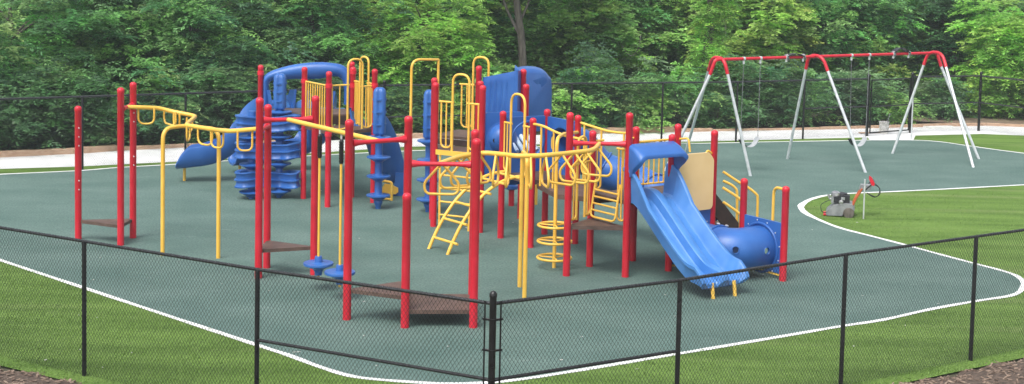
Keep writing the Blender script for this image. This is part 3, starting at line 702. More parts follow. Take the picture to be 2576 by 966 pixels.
# grooved blue hood of the climbing slide behind the middle tower
hood_rows = [(1212, 30.55), (1255, 30.2), (1297, 29.95)]
A0, A1 = dp(1212, 195, 30.6), dp(1298, 178, 29.95); B0, B1 = dp(1311, 186, 30.75), dp(1386, 205, 31.5)
zb_ = 1.76
def groovplate(p, q, zp, zq, ngr, g0, g1, rr):
    p = V3(p, 0); q = V3(q, 0); t = (q-p).normalized(); L = (q-p).length; nn = Vector((t.y, -t.x, 0)); nu, nv = 60, 16; mb = MB(); vs = []
    for sgn in (1, -1):
        for j in range(nv+1):
            for i in range(nu+1):
                u = L*i/nu; zt = lerp(zp, zq, i/nu); 
                if rr: zt -= (rr-math.sqrt(max(0, rr*rr-max(0, u-(L-rr))**2)))
                v = j/nv; z = lerp(zb_, zt, v); d = 0
                if sgn > 0:
                    zz = (z-zb_)/(max(zp, zq)-zb_); uu = u-(zz-.5)*.10
                    for k in range(ngr):
                        c = lerp(g0, g1, k/max(1, ngr-1))*L
                        d -= .035*math.exp(-((uu-c)/.028)**2)*max(0, min(1, (zz-.08)*12))*max(0, min(1, (.80-zz)*12))
                    edge = min(u, L-u, max(0, zt-z)); d -= .03*math.exp(-edge/.03)
                vs.append(p+t*u+UZ*z+nn*(d if sgn > 0 else -.09))
    S = (nu+1)*(nv+1); fs = []
    for j in range(nv):
        for i in range(nu):
            a = j*(nu+1)+i; fs.append((a, a+1, a+nu+2, a+nu+1)); fs.append((S+a, S+a+nu+1, S+a+nu+2, S+a+1))
    bd_ = [j*(nu+1) for j in range(nv, 0, -1)]+list(range(nu))+[j*(nu+1)+nu for j in range(nv)]+[nv*(nu+1)+i for i in range(nu, 0, -1)]
    for k in range(len(bd_)): a, b = bd_[k], bd_[(k+1) % len(bd_)]; fs.append((b, a, S+a, S+b))
    mb.v = [tuple(v) for v in vs]; mb.f = fs; return mb
hd = groovplate(A0, A1, A0.z, A1.z, 4, .25, .72, 0).build('slide_hood', 'blue', main, 50)
groovplate(B0, B1, B0.z, B0.z-.02, 3, .30, .58, .28).build('hood_wing', 'blue', hd, 50)
mb = MB(); e0 = V3(A1, zb_); dback = Vector((.25, 1, 0)).normalized()
mb.plate(e0+Vector((.02, .02, 0)), dback, UZ, [(0, 0), (.75, 0), (.75, A1.z-zb_-.05), (0, A1.z-zb_)], .05); mb.build('hood_side', 'blue', hd, 30)
def cap_shell():
    mb = MB(); YF = lambda x: lerp(B0.y, B1.y, (x-1311)/75)
    fr_ = [(1304,240),(1304,196),(1312,187),(1330,186),(1350,186),(1366,188),(1378,197),(1385,214),(1386,240)]
    md_ = [(1300,240),(1300,186),(1309,177),(1328,174),(1350,175),(1368,180),(1381,192),(1388,212),(1389,240)]
    bk_ = [(1294,240),(1294,177),(1303,169),(1325,166),(1348,168),(1366,175),(1379,189),(1386,210),(1387,240)]
    ed_ = [(1300,240),(1300,185),(1309,179),(1327,176),(1348,178),(1362,184),(1372,195),(1377,214),(1378,240)]
    rows = []
    for pts, d in ((fr_, .0), (md_, .09), (bk_, .42), (ed_, .62)):
        P = [dp(x, y, YF(min(1386, max(1290, x)))+d) for x, y in pts]; P[0].z = zb_; P[-1].z = zb_; rows.append(smooth_path(P, 4))
    n = len(rows[0])
    for r_ in rows: mb.v += [tuple(p) for p in r_]
    for j in range(3):
        for i in range(n-1): mb.f.append((j*n+i, j*n+i+1, (j+1)*n+i+1, (j+1)*n+i))
    mb.f += [tuple(range(n-1, -1, -1)), tuple(3*n+i for i in range(n))]
    return mb
cap_shell().build('hood_cap', 'blue', hd, 60)
# ---- double slide
EN = lerp(R2, R10, .5); wd = (R10-R2).normalized(); fd_ = Vector((wd.y, -wd.x, 0)).normalized()
prof = [(-.10, 1.375), (.02, 1.375), (.14, 1.36), (.30, 1.27), (.55, 1.08), (.9, .80), (1.25, .535), (1.5, .375), (1.66, .315), (1.80, .295), (1.93, .27), (1.99, .225)]
sp = smooth_path([V3(EN+fd_*s_, z) for s_, z in prof], 4)
def slide_sec(k, i):
    s_ = (sp[i]-V3(EN, 0)).dot(fd_)
    wh = lerp(.52, .25, min(1, max(0, (s_-.05)/.50))) if s_ < .55 else .25
    if k > .84: wh *= lerp(1, .42, (k-.84)/.16)
    cr = .165*(1 if k < .93 else lerp(1, .6, (k-.93)/.07)); hw = .50
    wob = .018*abs(math.sin(i*.62)) if .2 < k < .86 else .0
    lip = -.085*max(0, (k-.93)/.07)
    L = [(-hw-.03, wh-.06), (-hw-.03, wh-.01), (-hw-.015, wh), (-hw+.03, wh), (-hw+.045, wh-.015), (-hw+.095, .05), (-hw+.13, .008+lip*.4), (-.29, -.008+lip), (-.135, .0+lip*.5), (-.105, .02), (-.075, cr-.012), (-.06, cr), (0, cr+.004)]
    R = [(.06, cr), (.075, cr-.012), (.105-wob*.3, .02), (.135, .0+lip*.5), (.29, -.008+lip), (hw-.13-wob, .008+lip*.4), (hw-.095-wob, .05), (hw-.045, wh-.015), (hw-.03, wh), (hw+.015, wh), (hw+.03, wh-.01), (hw+.03, wh-.06)]
    bot = [(hw-.01, wh-.10), (hw-.05, -.05), (.06, -.06), (-.06, -.06), (-hw+.05, -.05), (-hw+.01, wh-.10)]
    return L+R+bot
n = len(sp); secs = [slide_sec(i/(n-1), i) for i in range(n)]
mb = MB()
m_ = len(secs[0])
for i, p in enumerate(sp):
    t = (sp[min(i+1, n-1)]-sp[max(i-1, 0)]).normalized(); nn = wd.cross(t); nn = nn if nn.z > 0 else -nn
    mb.v += [tuple(p+wd*u+(nn*w if w < .09 else nn*.09+UZ*(w-.09)*1.12)) for u, w in secs[i]]
for i in range(n-1):
    for k in range(m_): mb.f.append((i*m_+k, (i+1)*m_+k, (i+1)*m_+(k+1) % m_, i*m_+(k+1) % m_))
mb.f += [tuple(range(m_)), tuple((n-1)*m_+k for k in range(m_-1, -1, -1))]
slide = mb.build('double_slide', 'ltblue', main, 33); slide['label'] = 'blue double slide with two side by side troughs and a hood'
for x, y in ((1795, 752), (1850, 745)):
    q = gp(x, y); mb = MB(); mb.tube([q-UZ*.05, V3(q+fd_*-.05, .26)], .032, 12); mb.build('leg', 'yellow', slide)
def hood():
    rings = []
    #        s, half width, base z, top z, chamfer
    for s_, hw, zb, zt, ch in ((.02, .53, 1.78, 2.36, .06), (.06, .535, 1.78, 2.37, .07), (.20, .55, 1.79, 2.325, .10), (.31, .555, 1.80, 2.265, .12), (.39, .56, 1.81, 2.215, .13), (.41, .548, 1.82, 2.195, .13)):
        pts = [(-hw+.03, zb), (-hw, lerp(zb, zt, .35))]
        pts += [(-hw+ch*(1-math.cos(a))*1.15, zt-ch+ch*math.sin(a)) for a in np.linspace(.05, PI/2, 7)]
        pts += [(-pts[k][0], pts[k][1]) for k in range(len(pts)-1, -1, -1)]
        rings.append((s_, pts))
    mb = MB(); n = len(rings[0][1]); m = len(rings)
    for off in (0, 1):
        for s_, pts in rings:
            for u, z in pts:
                cu = u*(1-.085*off); cz = z-(.055*off if z > 1.9 else 0)
                fz = min(1, max(0, (z-1.84)/.30)); fz = fz*fz*(3-2*fz); mb.v.append(tuple(V3(EN+wd*cu+fd_*(.02+(s_-.02)*lerp(.30, 1, fz)-.01*off), cz)))
    S = n*m
    for i in range(m-1):
        for k in range(n-1):
            a = i*n+k; mb.f.append((a, a+1, a+n+1, a+n)); mb.f.append((S+a, S+a+n, S+a+n+1, S+a+1))
    bd_ = list(range(n))+[i*n+n-1 for i in range(1, m)]+[(m-1)*n+k for k in range(n-2, -1, -1)]+[i*n for i in range(m-2, 0, -1)]
    for k in range(len(bd_)): a, b = bd_[k], bd_[(k+1) % len(bd_)]; mb.f.append((b, a, S+a, S+b))
    return mb
hood().build('slide_hood', 'blue', slide, 55)
# ---- tan play panel, crawl tunnel
ux = (R11-R10).normalized(); Lp = (R11-R10).length-.13; pn = Vector((ux.y, -ux.x, 0)); z0_, z1_ = zat(R11, 523), zat(R11, 380); hh = z1_-z0_
oc = V3(R10, z0_)+ux*.065+pn*.06
pp = fillet([Vector((a, b, 0)) for a, b in [(0, .05), (.06, 0), (Lp-.05, 0), (Lp, .05), (Lp, hh-.14), (Lp-.12, hh), (.22, hh), (0, hh-.18)]], .04, 3, True)
mb = MB(); mb.plate(oc, ux, UZ, [(p.x, p.y) for p in pp], .035); tpnl = mb.build('tan_panel', 'tan', main, 30); tpnl['label'] = 'blank tan panel with clipped corners between two red posts'
mb = MB(); mb.tube(fillet([V3(R11, z1_-.06)-ux*.02, V3(R11, z1_+.03)-ux*.16, V3(R11, z1_-.1)-ux*.25], .05), .02, 8); mb.tube(fillet([V3(R9, z1_+.1), V3(lerp(R9, R11, .3), z1_+.16), V3(lerp(R9, R11, .35), z1_-.1)], .08), .02, 8)
mb.build('panel_bracket', 'yellow', tpnl, 60)
mb = MB(); mb.box(lerp(R10, R11, .5)+UZ*1.22+pn*.02, (Lp, .03, .20), (ux, pn, UZ)); mb.build('riser', 'deckside', main, smooth=False)
zc, rt = .50, .385
u2 = (R13-R12).normalized(); L2 = (R13-R12).length-.13; n2 = Vector((u2.y, -u2.x, 0)); n2 = n2 if n2.x < 0 else -n2
c1 = lerp(R10, R11, .5); c2 = lerp(R12, R13, .47)
# elbow: straight out of the first panel, bend, straight into the second
det = pn.x*n2.y-pn.y*n2.x; dx_ = c2-c1; s1 = (dx_.x*n2.y-dx_.y*n2.x)/det; cor = c1+pn*s1
tpath = fillet([V3(c1, zc), V3(cor, zc), V3(c2, zc)], .75, 26)
tpath = [lerp(tpath[0], tpath[1], k/6) for k in range(6)] + tpath[1:-1] + [lerp(tpath[-2], tpath[-1], k/6) for k in range(1, 7)]
holes = [dp(2296/1.2422, 783/1.2422, 24.75), dp(2401/1.2422, 783/1.2422, 24.95)]
nseg = 96
def tunnel_skin():
    mb = MB(); m = len(tpath); fs = []
    fine = []
    for i in range(m-1):
        st = max(1, int((tpath[i+1]-tpath[i]).length/.02))
        fine += [lerp(tpath[i], tpath[i+1], k/st) for k in range(st)]
    fine.append(tpath[-1]); m = len(fine); ctr = []
    for i, p in enumerate(fine):
        t = (fine[min(i+1, m-1)]-fine[max(i-1, 0)]).normalized(); mb.v += [tuple(v) for v in ring_pts(p, t, rt, rt, nseg)]
    V = np.array(mb.v); hp = []
    for h in holes:                       # nearest skin point on the camera side
        d = (h-EYE).normalized(); best = None
        rel = V-np.array(EYE); al = rel@np.array(d); perp = np.linalg.norm(rel-al[:, None]*np.array(d), axis=1)
        cand = np.where(perp < .03)[0]; 
        if len(cand): hp.append(V[cand[np.argmin(al[cand])]])
    for i in range(m-1):
        for k in range(nseg):
            f = (i*nseg+k, i*nseg+(k+1) % nseg, (i+1)*nseg+(k+1) % nseg, (i+1)*nseg+k)
            c = V[list(f)].mean(0)
            if any(np.linalg.norm(c-h) < .062 for h in hp): continue
            mb.f.append(f)
    return mb, [Vector(h) for h in hp], fine
mb, hp, fine = tunnel_skin()
tun = mb.build('crawl_tunnel', 'blue', main, 60); tun['label'] = 'blue elbow crawl tunnel with round portholes at ground level'
for h in hp:
    q = min(fine, key=lambda p: (p-h).length); ax = (h-q).normalized(); mb = MB()
    mb.lathe(h, [(.058, -.035), (.066, -.035), (.070, .004), (.064, .010), (.058, .004), (.056, -.035)], 24, axis=ax, cap=False); mb.build('porthole', 'blue', tun, 60)
km = len(fine)//2-6; t = (fine[km+1]-fine[km-1]).normalized()
mb = MB(); mb.tube(ring_pts(fine[km], t, rt+.012, rt+.012, 40), .022, 8, closed=True); mb.build('joint_flange', 'blue', tun, 60)
rp_ = ring_pts(fine[km], t, rt+.05, rt+.05, 12); mb = MB()
for p in rp_: mb.lathe(p-t*.03, [(.014, 0), (.014, .06)], 8, axis=t)
mb.build('bolts', 'galv', tun)
for c, u_, nrm, Lw, P0, zb, zt in ((c1, ux, pn, Lp, R10, .12, 1.10), (c2, u2, n2, L2, R12, .12, zat(R13, 563))):
    cu = (c-P0).dot(u_)-.065; mb = MB(); mb.holeplate(V3(P0, zb)+u_*.065, u_, UZ, Lw, zt-zb, (cu, zc-zb), rt-.02, .05); pnl = mb.build('tunnel_panel', 'blue', main, 30)
    mb = MB(); rr = rt+.05; mb.tube([V3(c, zc)+u_*(rr*math.cos(a))+UZ*(rr*math.sin(a))+nrm*.03 for a in np.linspace(0, 2*PI, 41)[:-1]], .024, 8, closed=True); mb.build('tunnel_flange', 'blue', pnl, 60)
    mb = MB()
    for k in range(12): a = 2*PI*k/12+.2; mb.lathe(V3(c, zc)+u_*((rr+.055)*math.cos(a))+UZ*((rr+.055)*math.sin(a))+nrm*.022, [(.013, 0), (.013, .012), (0, .016)], 8, axis=nrm)
    mb.build('bolts', 'galv', pnl)
    mb = MB(); mb.tube([V3(P0, zb-.035), V3(P0+u_*(Lw+.13), zb-.035)], .02, 8); mb.build('bottom_rail', 'yellow', pnl)
mb = MB(); qa, qb = V3(R13, 1.62)-u2*.03, V3(R13-u2*.36-n2*.06, 1.62)
mb.tube(fillet([V3(qa, 1.46), qa, qb, V3(qb, .95)], .17, 8), .027, 9); mb.build('grab_hoop', 'yellow', main, 60)
# ---- stairs on the far side with yellow handrails
so = (R8-R10).normalized(); out = Vector((ux.x, ux.y, 0))
stx = lerp(R11, R9, .5)
mb = MB()
for k in range(5):
    z = 1.36-.25*(k+1); mb.box(stx+out*(.13+.25*k)+UZ*(z), (.26, .82, .04), (out, so, UZ))
sa = mb.build('stairs', 'deck', main, smooth=False)
for sgn in (-1, 1):
    mb = MB(); o = stx+so*(sgn*.43); P = [o+out*.02+UZ*1.40, o+out*1.32+UZ*.12, o+out*1.32+UZ*-.02, o+out*1.1-UZ*.02, o+out*.02+UZ*.98]
    A = [p-so*.02 for p in P]; B = [p+so*.02 for p in P]; nP = len(P)
    mb.add(A+B, [(i, (i+1) % nP, nP+(i+1) % nP, nP+i) for i in range(nP)]+[tuple(range(nP-1, -1, -1)), tuple(range(nP, 2*nP))]); mb.build('stringer', 'deckside', sa, smooth=False)
for pts, Y in (([(1819,432),(1858,458),(1882,472),(1902,488),(1906,500),(1905,545)], 27.3), ([(1819,455),(1838,464),(1849,473),(1854,486),(1854,545)], 26.9), ([(1818,472),(1845,489),(1862,502),(1869,514),(1870,565)], 26.2), ([(1819,508),(1845,526),(1863,540)], 26.2)):
    mb = MB(); mb.tube(smooth_path([dp(x, y, Y) for x, y in pts], 4)+[gp(pts[-1][0]-1, 0, 0) if False else V3(dp(*pts[-1], Y), .35)], .026, 9); mb.build('handrail', 'yellow', sa, 60)
# ================================================================ REAR STRUCTURE
dT = (T4-T2).normalized(); nT = Vector((-dT.y, dT.x, 0))
deck([T2, T4, T6, T1], 1.90, tower, .07); deck([T2, T3, T5, T4], 1.66, tower, .07)
mb = MB(); mb.box(lerp(T2, T4, .5)+UZ*1.77, ((T4-T2).length-.13, .02, .19), (dT, nT, UZ)); mb.build('riser', 'deckside', tower, smooth=False)
zg = 2.66
guard(lerp(T2, T3, .07), lerp(T2, T3, .93), 1.75, zg, 8, tower, .017)
guard(lerp(T3, T5, .07), lerp(T3, T5, .40), 1.70, zat(lerp(T3, T5, .3), 214), 1, tower, .017); guard(lerp(T3, T5, .74), lerp(T3, T5, .95), 1.70, zg-.04, 2, tower, .017)
hoop(lerp(T3, T5, .41), lerp(T3, T5, .73), 1.68, zat(lerp(T3, T5, .55), 149), tower, .025)
guard(lerp(T4, T5, .05), lerp(T4, T5, .30), 1.70, zg, 3, tower, .017); guard(lerp(T4, T5, .72), lerp(T4, T5, .95), 1.70, zg, 3, tower, .017)
hoop(lerp(T4, T5, .33), lerp(T4, T5, .72), 1.68, zat(lerp(T4, T5, .5), 143), tower, .025)
# arched canopy over the twin slide entrance
tw = (T6-T1); Wt = tw.length; tw = tw.normalized(); tn = Vector((tw.y, -tw.x, 0))
def canopy():
    outer = [(663,262),(663,225),(663,200),(668,188),(690,176),(740,163),(800,157),(848,161),(870,170),(880,188),(881,225),(881,262)]
    inner = [(677,262),(677,232),(677,214),(682,204),(697,200),(740,199),(800,198),(840,192),(856,196),(864,210),(866,232),(866,262)]
    def on_plane(x, y): b = T1+tw*(Wt*(x-656)/230); return V3(b, zat(b, y))
    so_, si_ = smooth_path([on_plane(*p) for p in outer], 5), smooth_path([on_plane(*p) for p in inner], 5)
    prof = [(0, -.10), (0, .02), (.12, .09), (.35, .13), (.65, .12), (.9, .06), (1, .0), (1, -.10)]; mb = MB(); K = len(prof); n = len(so_)
    for o_, i_ in zip(so_, si_):
        for k, d in prof: mb.v.append(tuple(lerp(o_, i_, k)+tn*d))
    for i in range(n-1):
        for q in range(K): mb.f.append((i*K+q, i*K+(q+1) % K, (i+1)*K+(q+1) % K, (i+1)*K+q))
    mb.f += [tuple(range(K)), tuple((n-1)*K+q for q in range(K-1, -1, -1))]
    return mb
canopy().build('arched_canopy', 'blue', tower, 60)
def trough(name, path, hw, wall, parent, mat='blue', th=.035, legs=(), taper=True):
    sp = smooth_path(path, 7); n = len(sp); mb = MB(); m = None
    for i, p in enumerate(sp):
        t = (sp[min(i+1, n-1)]-sp[max(i-1, 0)]); th_ = Vector((t.x, t.y, 0)); sd = Vector((t.y, -t.x, 0)).normalized(); nn = sd.cross(t.normalized()); nn = nn if nn.z > 0 else -nn
        k = i/(n-1); w = wall*(1 if k < .86 or not taper else lerp(1, .12, ((k-.86)/.14)**1.3)); w *= 1.25 if k < .08 else 1
        pr = [(-hw-.03, w-.03), (-hw-.02, w), (-hw+.02, w), (-hw+.05, w*.55), (-hw*.72, .06), (-hw*.35, 0), (hw*.35, 0), (hw*.72, .06), (hw-.05, w*.55), (hw-.02, w), (hw+.02, w), (hw+.03, w-.03), (hw-.0, w*.45), (hw*.78, -.0), (hw*.4, -.05), (-hw*.4, -.05), (-hw*.78, -.0), (-hw, w*.45)]
        m = len(pr); mb.v += [tuple(p+sd*u+nn*v) for u, v in pr]
    for i in range(n-1):
        for k in range(m): mb.f.append((i*m+k, i*m+(k+1) % m, (i+1)*m+(k+1) % m, (i+1)*m+k))
    mb.f += [tuple(range(m-1, -1, -1)), tuple((n-1)*m+k for k in range(m))]
    o = mb.build(name, mat, parent, 60)
    for q in legs:
        g = Vector((q.x, q.y, 0)); near_ = min(sp, key=lambda p: (p.x-q.x)**2+(p.y-q.y)**2); mb = MB(); mb.tube([g-UZ*.05, V3(g, near_.z-.02)], .035, 12); mb.build('leg', 'yellow', o)
    return o
s1_ = trough('curved_slide', [dp(712,285,33.2), dp(690,288,33.8), dp(662,303,34.2), dp(630,338,34.3), dp(600,367,34.3), dp(566,393,34.25), dp(524,408,34.15), dp(480,414,34.1), dp(444,418,34.05)], .31, .44, tower, legs=[gp(464, 455)])
s2_ = trough('curved_slide', [dp(805,285,33.4), dp(812,290,34.4), dp(806,330,35.6), dp(786,372,36.1), dp(730,396,36.2), dp(650,408,35.8), dp(612,409,35.5), dp(582,410,35.35)], .31, .42, tower, legs=[gp(603, 437), gp(697, 431)])
for px_ in (700, 728, 772, 812, 850):
    pass
mb = MB()
for (xa, xb, yt) in ((684, 730, 248), (740, 792, 250), (800, 868, 272)):
    pa, pb_ = dp(xa, 290, 33.5), dp(xb, 290, 33.5); zt = dp(xa, yt, 33.5).z; w = (pb_-pa).length; q = lerp(pa, pb_, .5)
    poly = [(-w/2, 0)]+[(-w/2*math.cos(a), (zt-1.9)*math.sin(a)) for a in np.linspace(.15, PI-.15, 12)]+[(w/2, 0)]
    mb.plate(V3(q, 1.9), tw, UZ, poly, .14)
mb.build('slide_divider', 'ltblue', s1_, 50)  # humps share the blue lightened for glare
# short slide dropping away behind the right pod column
ed4 = lerp(T4, T5, .5); on4 = Vector((.5, .87, 0))
s3_ = trough('short_slide', [V3(ed4, 1.64), V3(ed4+on4*.18, 1.60), V3(ed4+on4*.5, 1.2), V3(ed4+on4*.75, .70), V3(ed4+on4*.95, .36), V3(ed4+on4*1.15, .26)], .36, .34, tower)
mb = MB(); q = gp(985, 505); mb.tube(fillet([q, V3(q, .42), V3(q-tw*.25, .46)], .06), .03, 8); mb.tube([q+UZ*.03, q-tw*.3+UZ*.06], .025, 8); mb.build('leg', 'yellow', s3_, 60)
mb = MB(); mb.plate(dp(962, 488, 32.6), tw, UZ, [(0, .02), (.12, .0), (.30, .0), (.36, .05), (.36, .14), (.2, .22), (.05, .24), (0, .16)], .05); mb.build('step_plate', 'yellow', s3_, 40)
mb = MB(); mb.plate(dp(1000, 492, 32.7), tw, UZ, [(-.10, 0), (.18, 0), (.20, .52), (-.05, .54)], .05); mb.build('skirt', 'blue', s3_, 40)
# ---- wavy climber: two stacked disc columns joined by wavy bands
def disc_prof(z, r=.26): return [(.085, z-.11), (.12, z-.085), (r-.05, z-.03), (r, z-.012), (r, z+.012), (r-.03, z+.022), (.12, z+.02), (.085, z+.05)]
def column(P, discs, ztop, name, parent, r=.082):
    mb = MB(); mb.lathe(P, [(.06, -.05), (.06, .04), (.105, .05), (.11, .09), (r, .14), (r, ztop), (.0, ztop+.01)], 22); o = mb.build(name, 'blue', parent, 50)
    for z in discs:
        mb = MB(); mb.lathe(P, disc_prof(z), 30); mb.build('disc', 'blue', o if parent is not None and name == 'climber_column' else parent, 40)
    return o
def fluted_top(P, z0, z1, parent):
    mb = MB(); rows = [(z0, .10), (z0+.03, .15), (z0+.06, .155), (z1-.10, .155), (z1-.04, .13), (z1, .08), (z1+.005, 0)]; n = 48
    for z, r in rows:
        for k in range(n):
            a = 2*PI*k/n; q = r*(1-.26*(0.5+.5*math.cos(a*4))**2.2) if r > .01 else 0; mb.v.append(tuple(P+Vector((q*math.cos(a), q*math.sin(a), z))))
    for i in range(len(rows)-1):
        for k in range(n): mb.f.append((i*n+k, i*n+(k+1) % n, (i+1)*n+(k+1) % n, (i+1)*n+k))
    for j in range(3):
        z = lerp(z0+.1, z1-.12, (j+.5)/3)
        for k in range(4):
            a = PI/2*k+PI/4*0; d = Vector((math.cos(a), math.sin(a), 0)); mb.lathe(P+d*.10+UZ*z, [(.03, -.02), (.035, 0), (.03, .02)], 10)
            mb.box(P+d*.125+UZ*z, (.05, .12, .035), (d, Vector((-d.y, d.x, 0)), UZ))
    return mb.build('grip_tower', 'blue', parent, 45)
K1_, K2_ = gp(632, 500), gp(702, 497)
wc = tag(bpy.data.objects.new('wavy_climber', None)); COL.objects.link(wc); wc.parent = tower; wc.location = (K2_.x-wpos(tower).x, K2_.y-wpos(tower).y, 0)
def column_on(P, discs, ztop):
    mb = MB(); mb.lathe(P, [(.06, -.05), (.06, .04), (.105, .05), (.11, .09), (.082, .14), (.082, ztop), (.0, ztop+.01)], 22)
    for z in discs: mb.lathe(P, disc_prof(z, .27), 30)
    return mb.build('disc_column', 'blue', wc, 45)
column_on(K1_, (.16, .78, 1.40), 1.98); column_on(K2_, (.16, .78, 1.40, 1.95), 2.0)
fluted_top(K2_, 2.0, zat(K2_, 185), wc)
for z0b, ph in ((.44, 0), (1.08, 1.1), (1.70, 2.1)):
    mb = MB(); dK = (K2_-K1_).normalized(); pts = []; e1 = K1_-dK*.34; e2 = T2-(T2-K2_).normalized()*.10
    n = 60; half = []
    for sgn in (1, -1):
        rng = range(n+1) if sgn > 0 else range(n, -1, -1)
        for i in rng:
            k = i/n; b = e1+(K2_-e1)*min(1, k/.62) if k < .62 else lerp(K2_, e2, (k-.62)/.38)
            nr = Vector((-dK.y, dK.x, 0)); wv = .15+.07*math.sin(k*9+ph)+.03*math.sin(k*17+ph*2); wv *= min(1, math.sqrt(max(0, k*14)))*min(1, math.sqrt(max(0, (1-k)*10)))
            half.append((b-nr*wv*sgn, k))
    P = []
    for q, k in half:
        if not P or (q-P[-1][0]).length > .012: P.append((q, k))
    m = len(P); secz = [(.0, -.18), (.035, -.175), (.04, -.15), (.015, -.13), (.0, -.05), (.0, -.02), (.045, -.012), (.045, .012), (.0, .02), (.0, .05), (.015, .13), (.04, .15), (.035, .175), (0, .18), (-.05, .15), (-.05, -.15)]
    ns = len(secz)
    for i in range(m):
        a, b = P[i-1][0], P[(i+1) % m][0]; t = (b-a).normalized(); o_ = Vector((-t.y, t.x, 0)); o_ = -o_
        k = P[i][1]; zz = z0b+.03*math.sin(k*7+ph)
        for d, z in secz: mb.v.append(tuple(V3(P[i][0]+o_*d, zz+z)))
    for i in range(m):
        j = (i+1) % m
        for k in range(ns): mb.f.append((i*ns+k, i*ns+(k+1) % ns, j*ns+(k+1) % ns, j*ns+k))
    mb.build('wavy_band', 'blue', wc, 45)
# ---- free standing pod columns between the two structures
for (x, yb, yt, ys, lab) in ((951, 525, 220, (345, 395, 443, 491), 'blue step column of four stacked discs, left one, in front of the short blue slide'), (1077, 533, 226, (354, 402, 452, 501), 'blue step column of four stacked discs, right one, behind a red post and the yellow ladder')):
    P = gp(x, yb); t = empty('step_column', P, lab, 'step column', 'blue disc step columns')
    zs = [zat(P, y) for y in ys]; mb = MB(); mb.lathe(P, [(.06, -.05), (.06, .06), (.09, .12), (.10, .16), (.082, .2), (.082, zs[0]+.05)], 22); mb.build('column', 'blue', t, 50)
    for z in zs: mb = MB(); mb.lathe(P, disc_prof(z), 30); mb.build('disc', 'blue', t, 40)
    fluted_top(P, zs[0]+.05, zat(P, yt), t)
# ================================================================ SWING SET
ZB = 2.97
PA, PB, PC = gp(1806,150,ZB), gp(2085,147,ZB), gp(2352,133,ZB)
bd0 = (PC-PA).normalized(); PB = PA+bd0*((PB-PA).dot(bd0))
sw = empty('swing_set', (PB.x, PB.y, 0), 'tall swing set with red top beam and bare galvanized legs at the rear right', 'swing set')
tube_part('top_beam', [PA-bd0*.02, PC+bd0*.02], .042, 'red', sw, 12)
legs = [(PA, gp(1889,443), gp(1722,391)), (PB, gp(2179,434), gp(1980,400)), (PC, gp(2450,421), gp(2244,386))]
third = [(PA, gp(1671,430), -1), (PC, gp(2464,400), 1)]
for P, f1, f2 in legs:
    full = fillet([f1-UZ*.05, V3(lerp(P, f1, .17), ZB+.03), V3(lerp(P, f2, .17), ZB+.03), f2-UZ*.05], .26, 8)
    cut = lambda f, k=.20: lerp(V3(P, ZB), f, k)
    mid = [p for p in full if p.z > ZB-.33]
    a, b = full[0], full[-1]
    def at_z(p, q, z): return lerp(p, q, (z-p.z)/(q.z-p.z))
    za, zb2 = at_z(full[0], full[1], ZB-.36), at_z(full[-1], full[-2], ZB-.36)
    tube_part('elbow', [za]+mid+[zb2], .047, 'red', sw, 12)
    for e, g in ((za, f1), (zb2, f2)): tube_part('leg', [g-UZ*.05, e+(e-g).normalized()*.02], .040, 'galv', sw, 12)
for P, f, s_ in third:
    top = V3(P, ZB-.02)-bd0*(.04*s_)*-1; e = lerp(top, f, .125)
    tube_part('elbow', fillet([V3(P, ZB-.0), top+bd0*.05*s_, e], .05), .047, 'red', sw, 12); tube_part('leg', [f-UZ*.05, e], .040, 'galv', sw, 12)
def on_beam(px):
    lo, hi = 0., (PC-PA).length
    for _ in range(40):
        m = (lo+hi)/2
        if pix(PA+bd0*m)[0] < px: lo = m
        else: hi = m
    return PA+bd0*lo
def swing(xa, xb, seat_px, lab):
    qa, qb = on_beam(xa), on_beam(xb); c = lerp(qa, qb, .5); t = empty('belt_swing', c, lab, 'swing', 'belt swings hanging from the red beam')
    Y = c.y; sa_, sb, sm = dp(*seat_px[0], Y-.02), dp(*seat_px[1], Y+.12), dp(*seat_px[2], Y+.05)
    for q, s_ in ((qa, sa_), (qb, sb)):
        mb = MB(); mb.lathe(q-bd0*.03, [(.055, 0), (.055, .06)], 12, axis=bd0); mb.box(q-UZ*.09, (.05, .05, .09)); mb.build('hanger', 'galv', t)
        mb = MB(); L = (s_-q).length; n = int(L/.045); 
        mb.tube([lerp(q-UZ*.12, s_, k/n)+Vector((.007*(k % 2), .004*((k//2) % 2), 0)) for k in range(n+1)], .0085, 5); mb.build('chain', 'chain', t)
    pth = smooth_path([sa_, lerp(sa_, sm, .45)-UZ*.07, sm, lerp(sb, sm, .45)-UZ*.07, sb], 6); wdt = Vector((-bd0.y, bd0.x, 0))
    h = len(pth)//2
    for i, (seg, mt) in enumerate(((pth[:h//1-3], 'darkbelt'), (pth[h-4:], 'belt'))):
        mb = MB(); mb.sweep(seg, wdt, [(-.085, -.006), (.085, -.006), (.085, .006), (-.085, .006)]); mb.build('seat', mt, t)
swing(1871, 1913, ((1862, 351), (1906, 345), (1885, 369)), 'pale belt swing hanging straight down in the left bay of the swing set')
swing(2142, 2187, ((2138, 349), (2177, 345), (2157, 367)), 'pale belt swing hanging straight down in the right bay of the swing set')
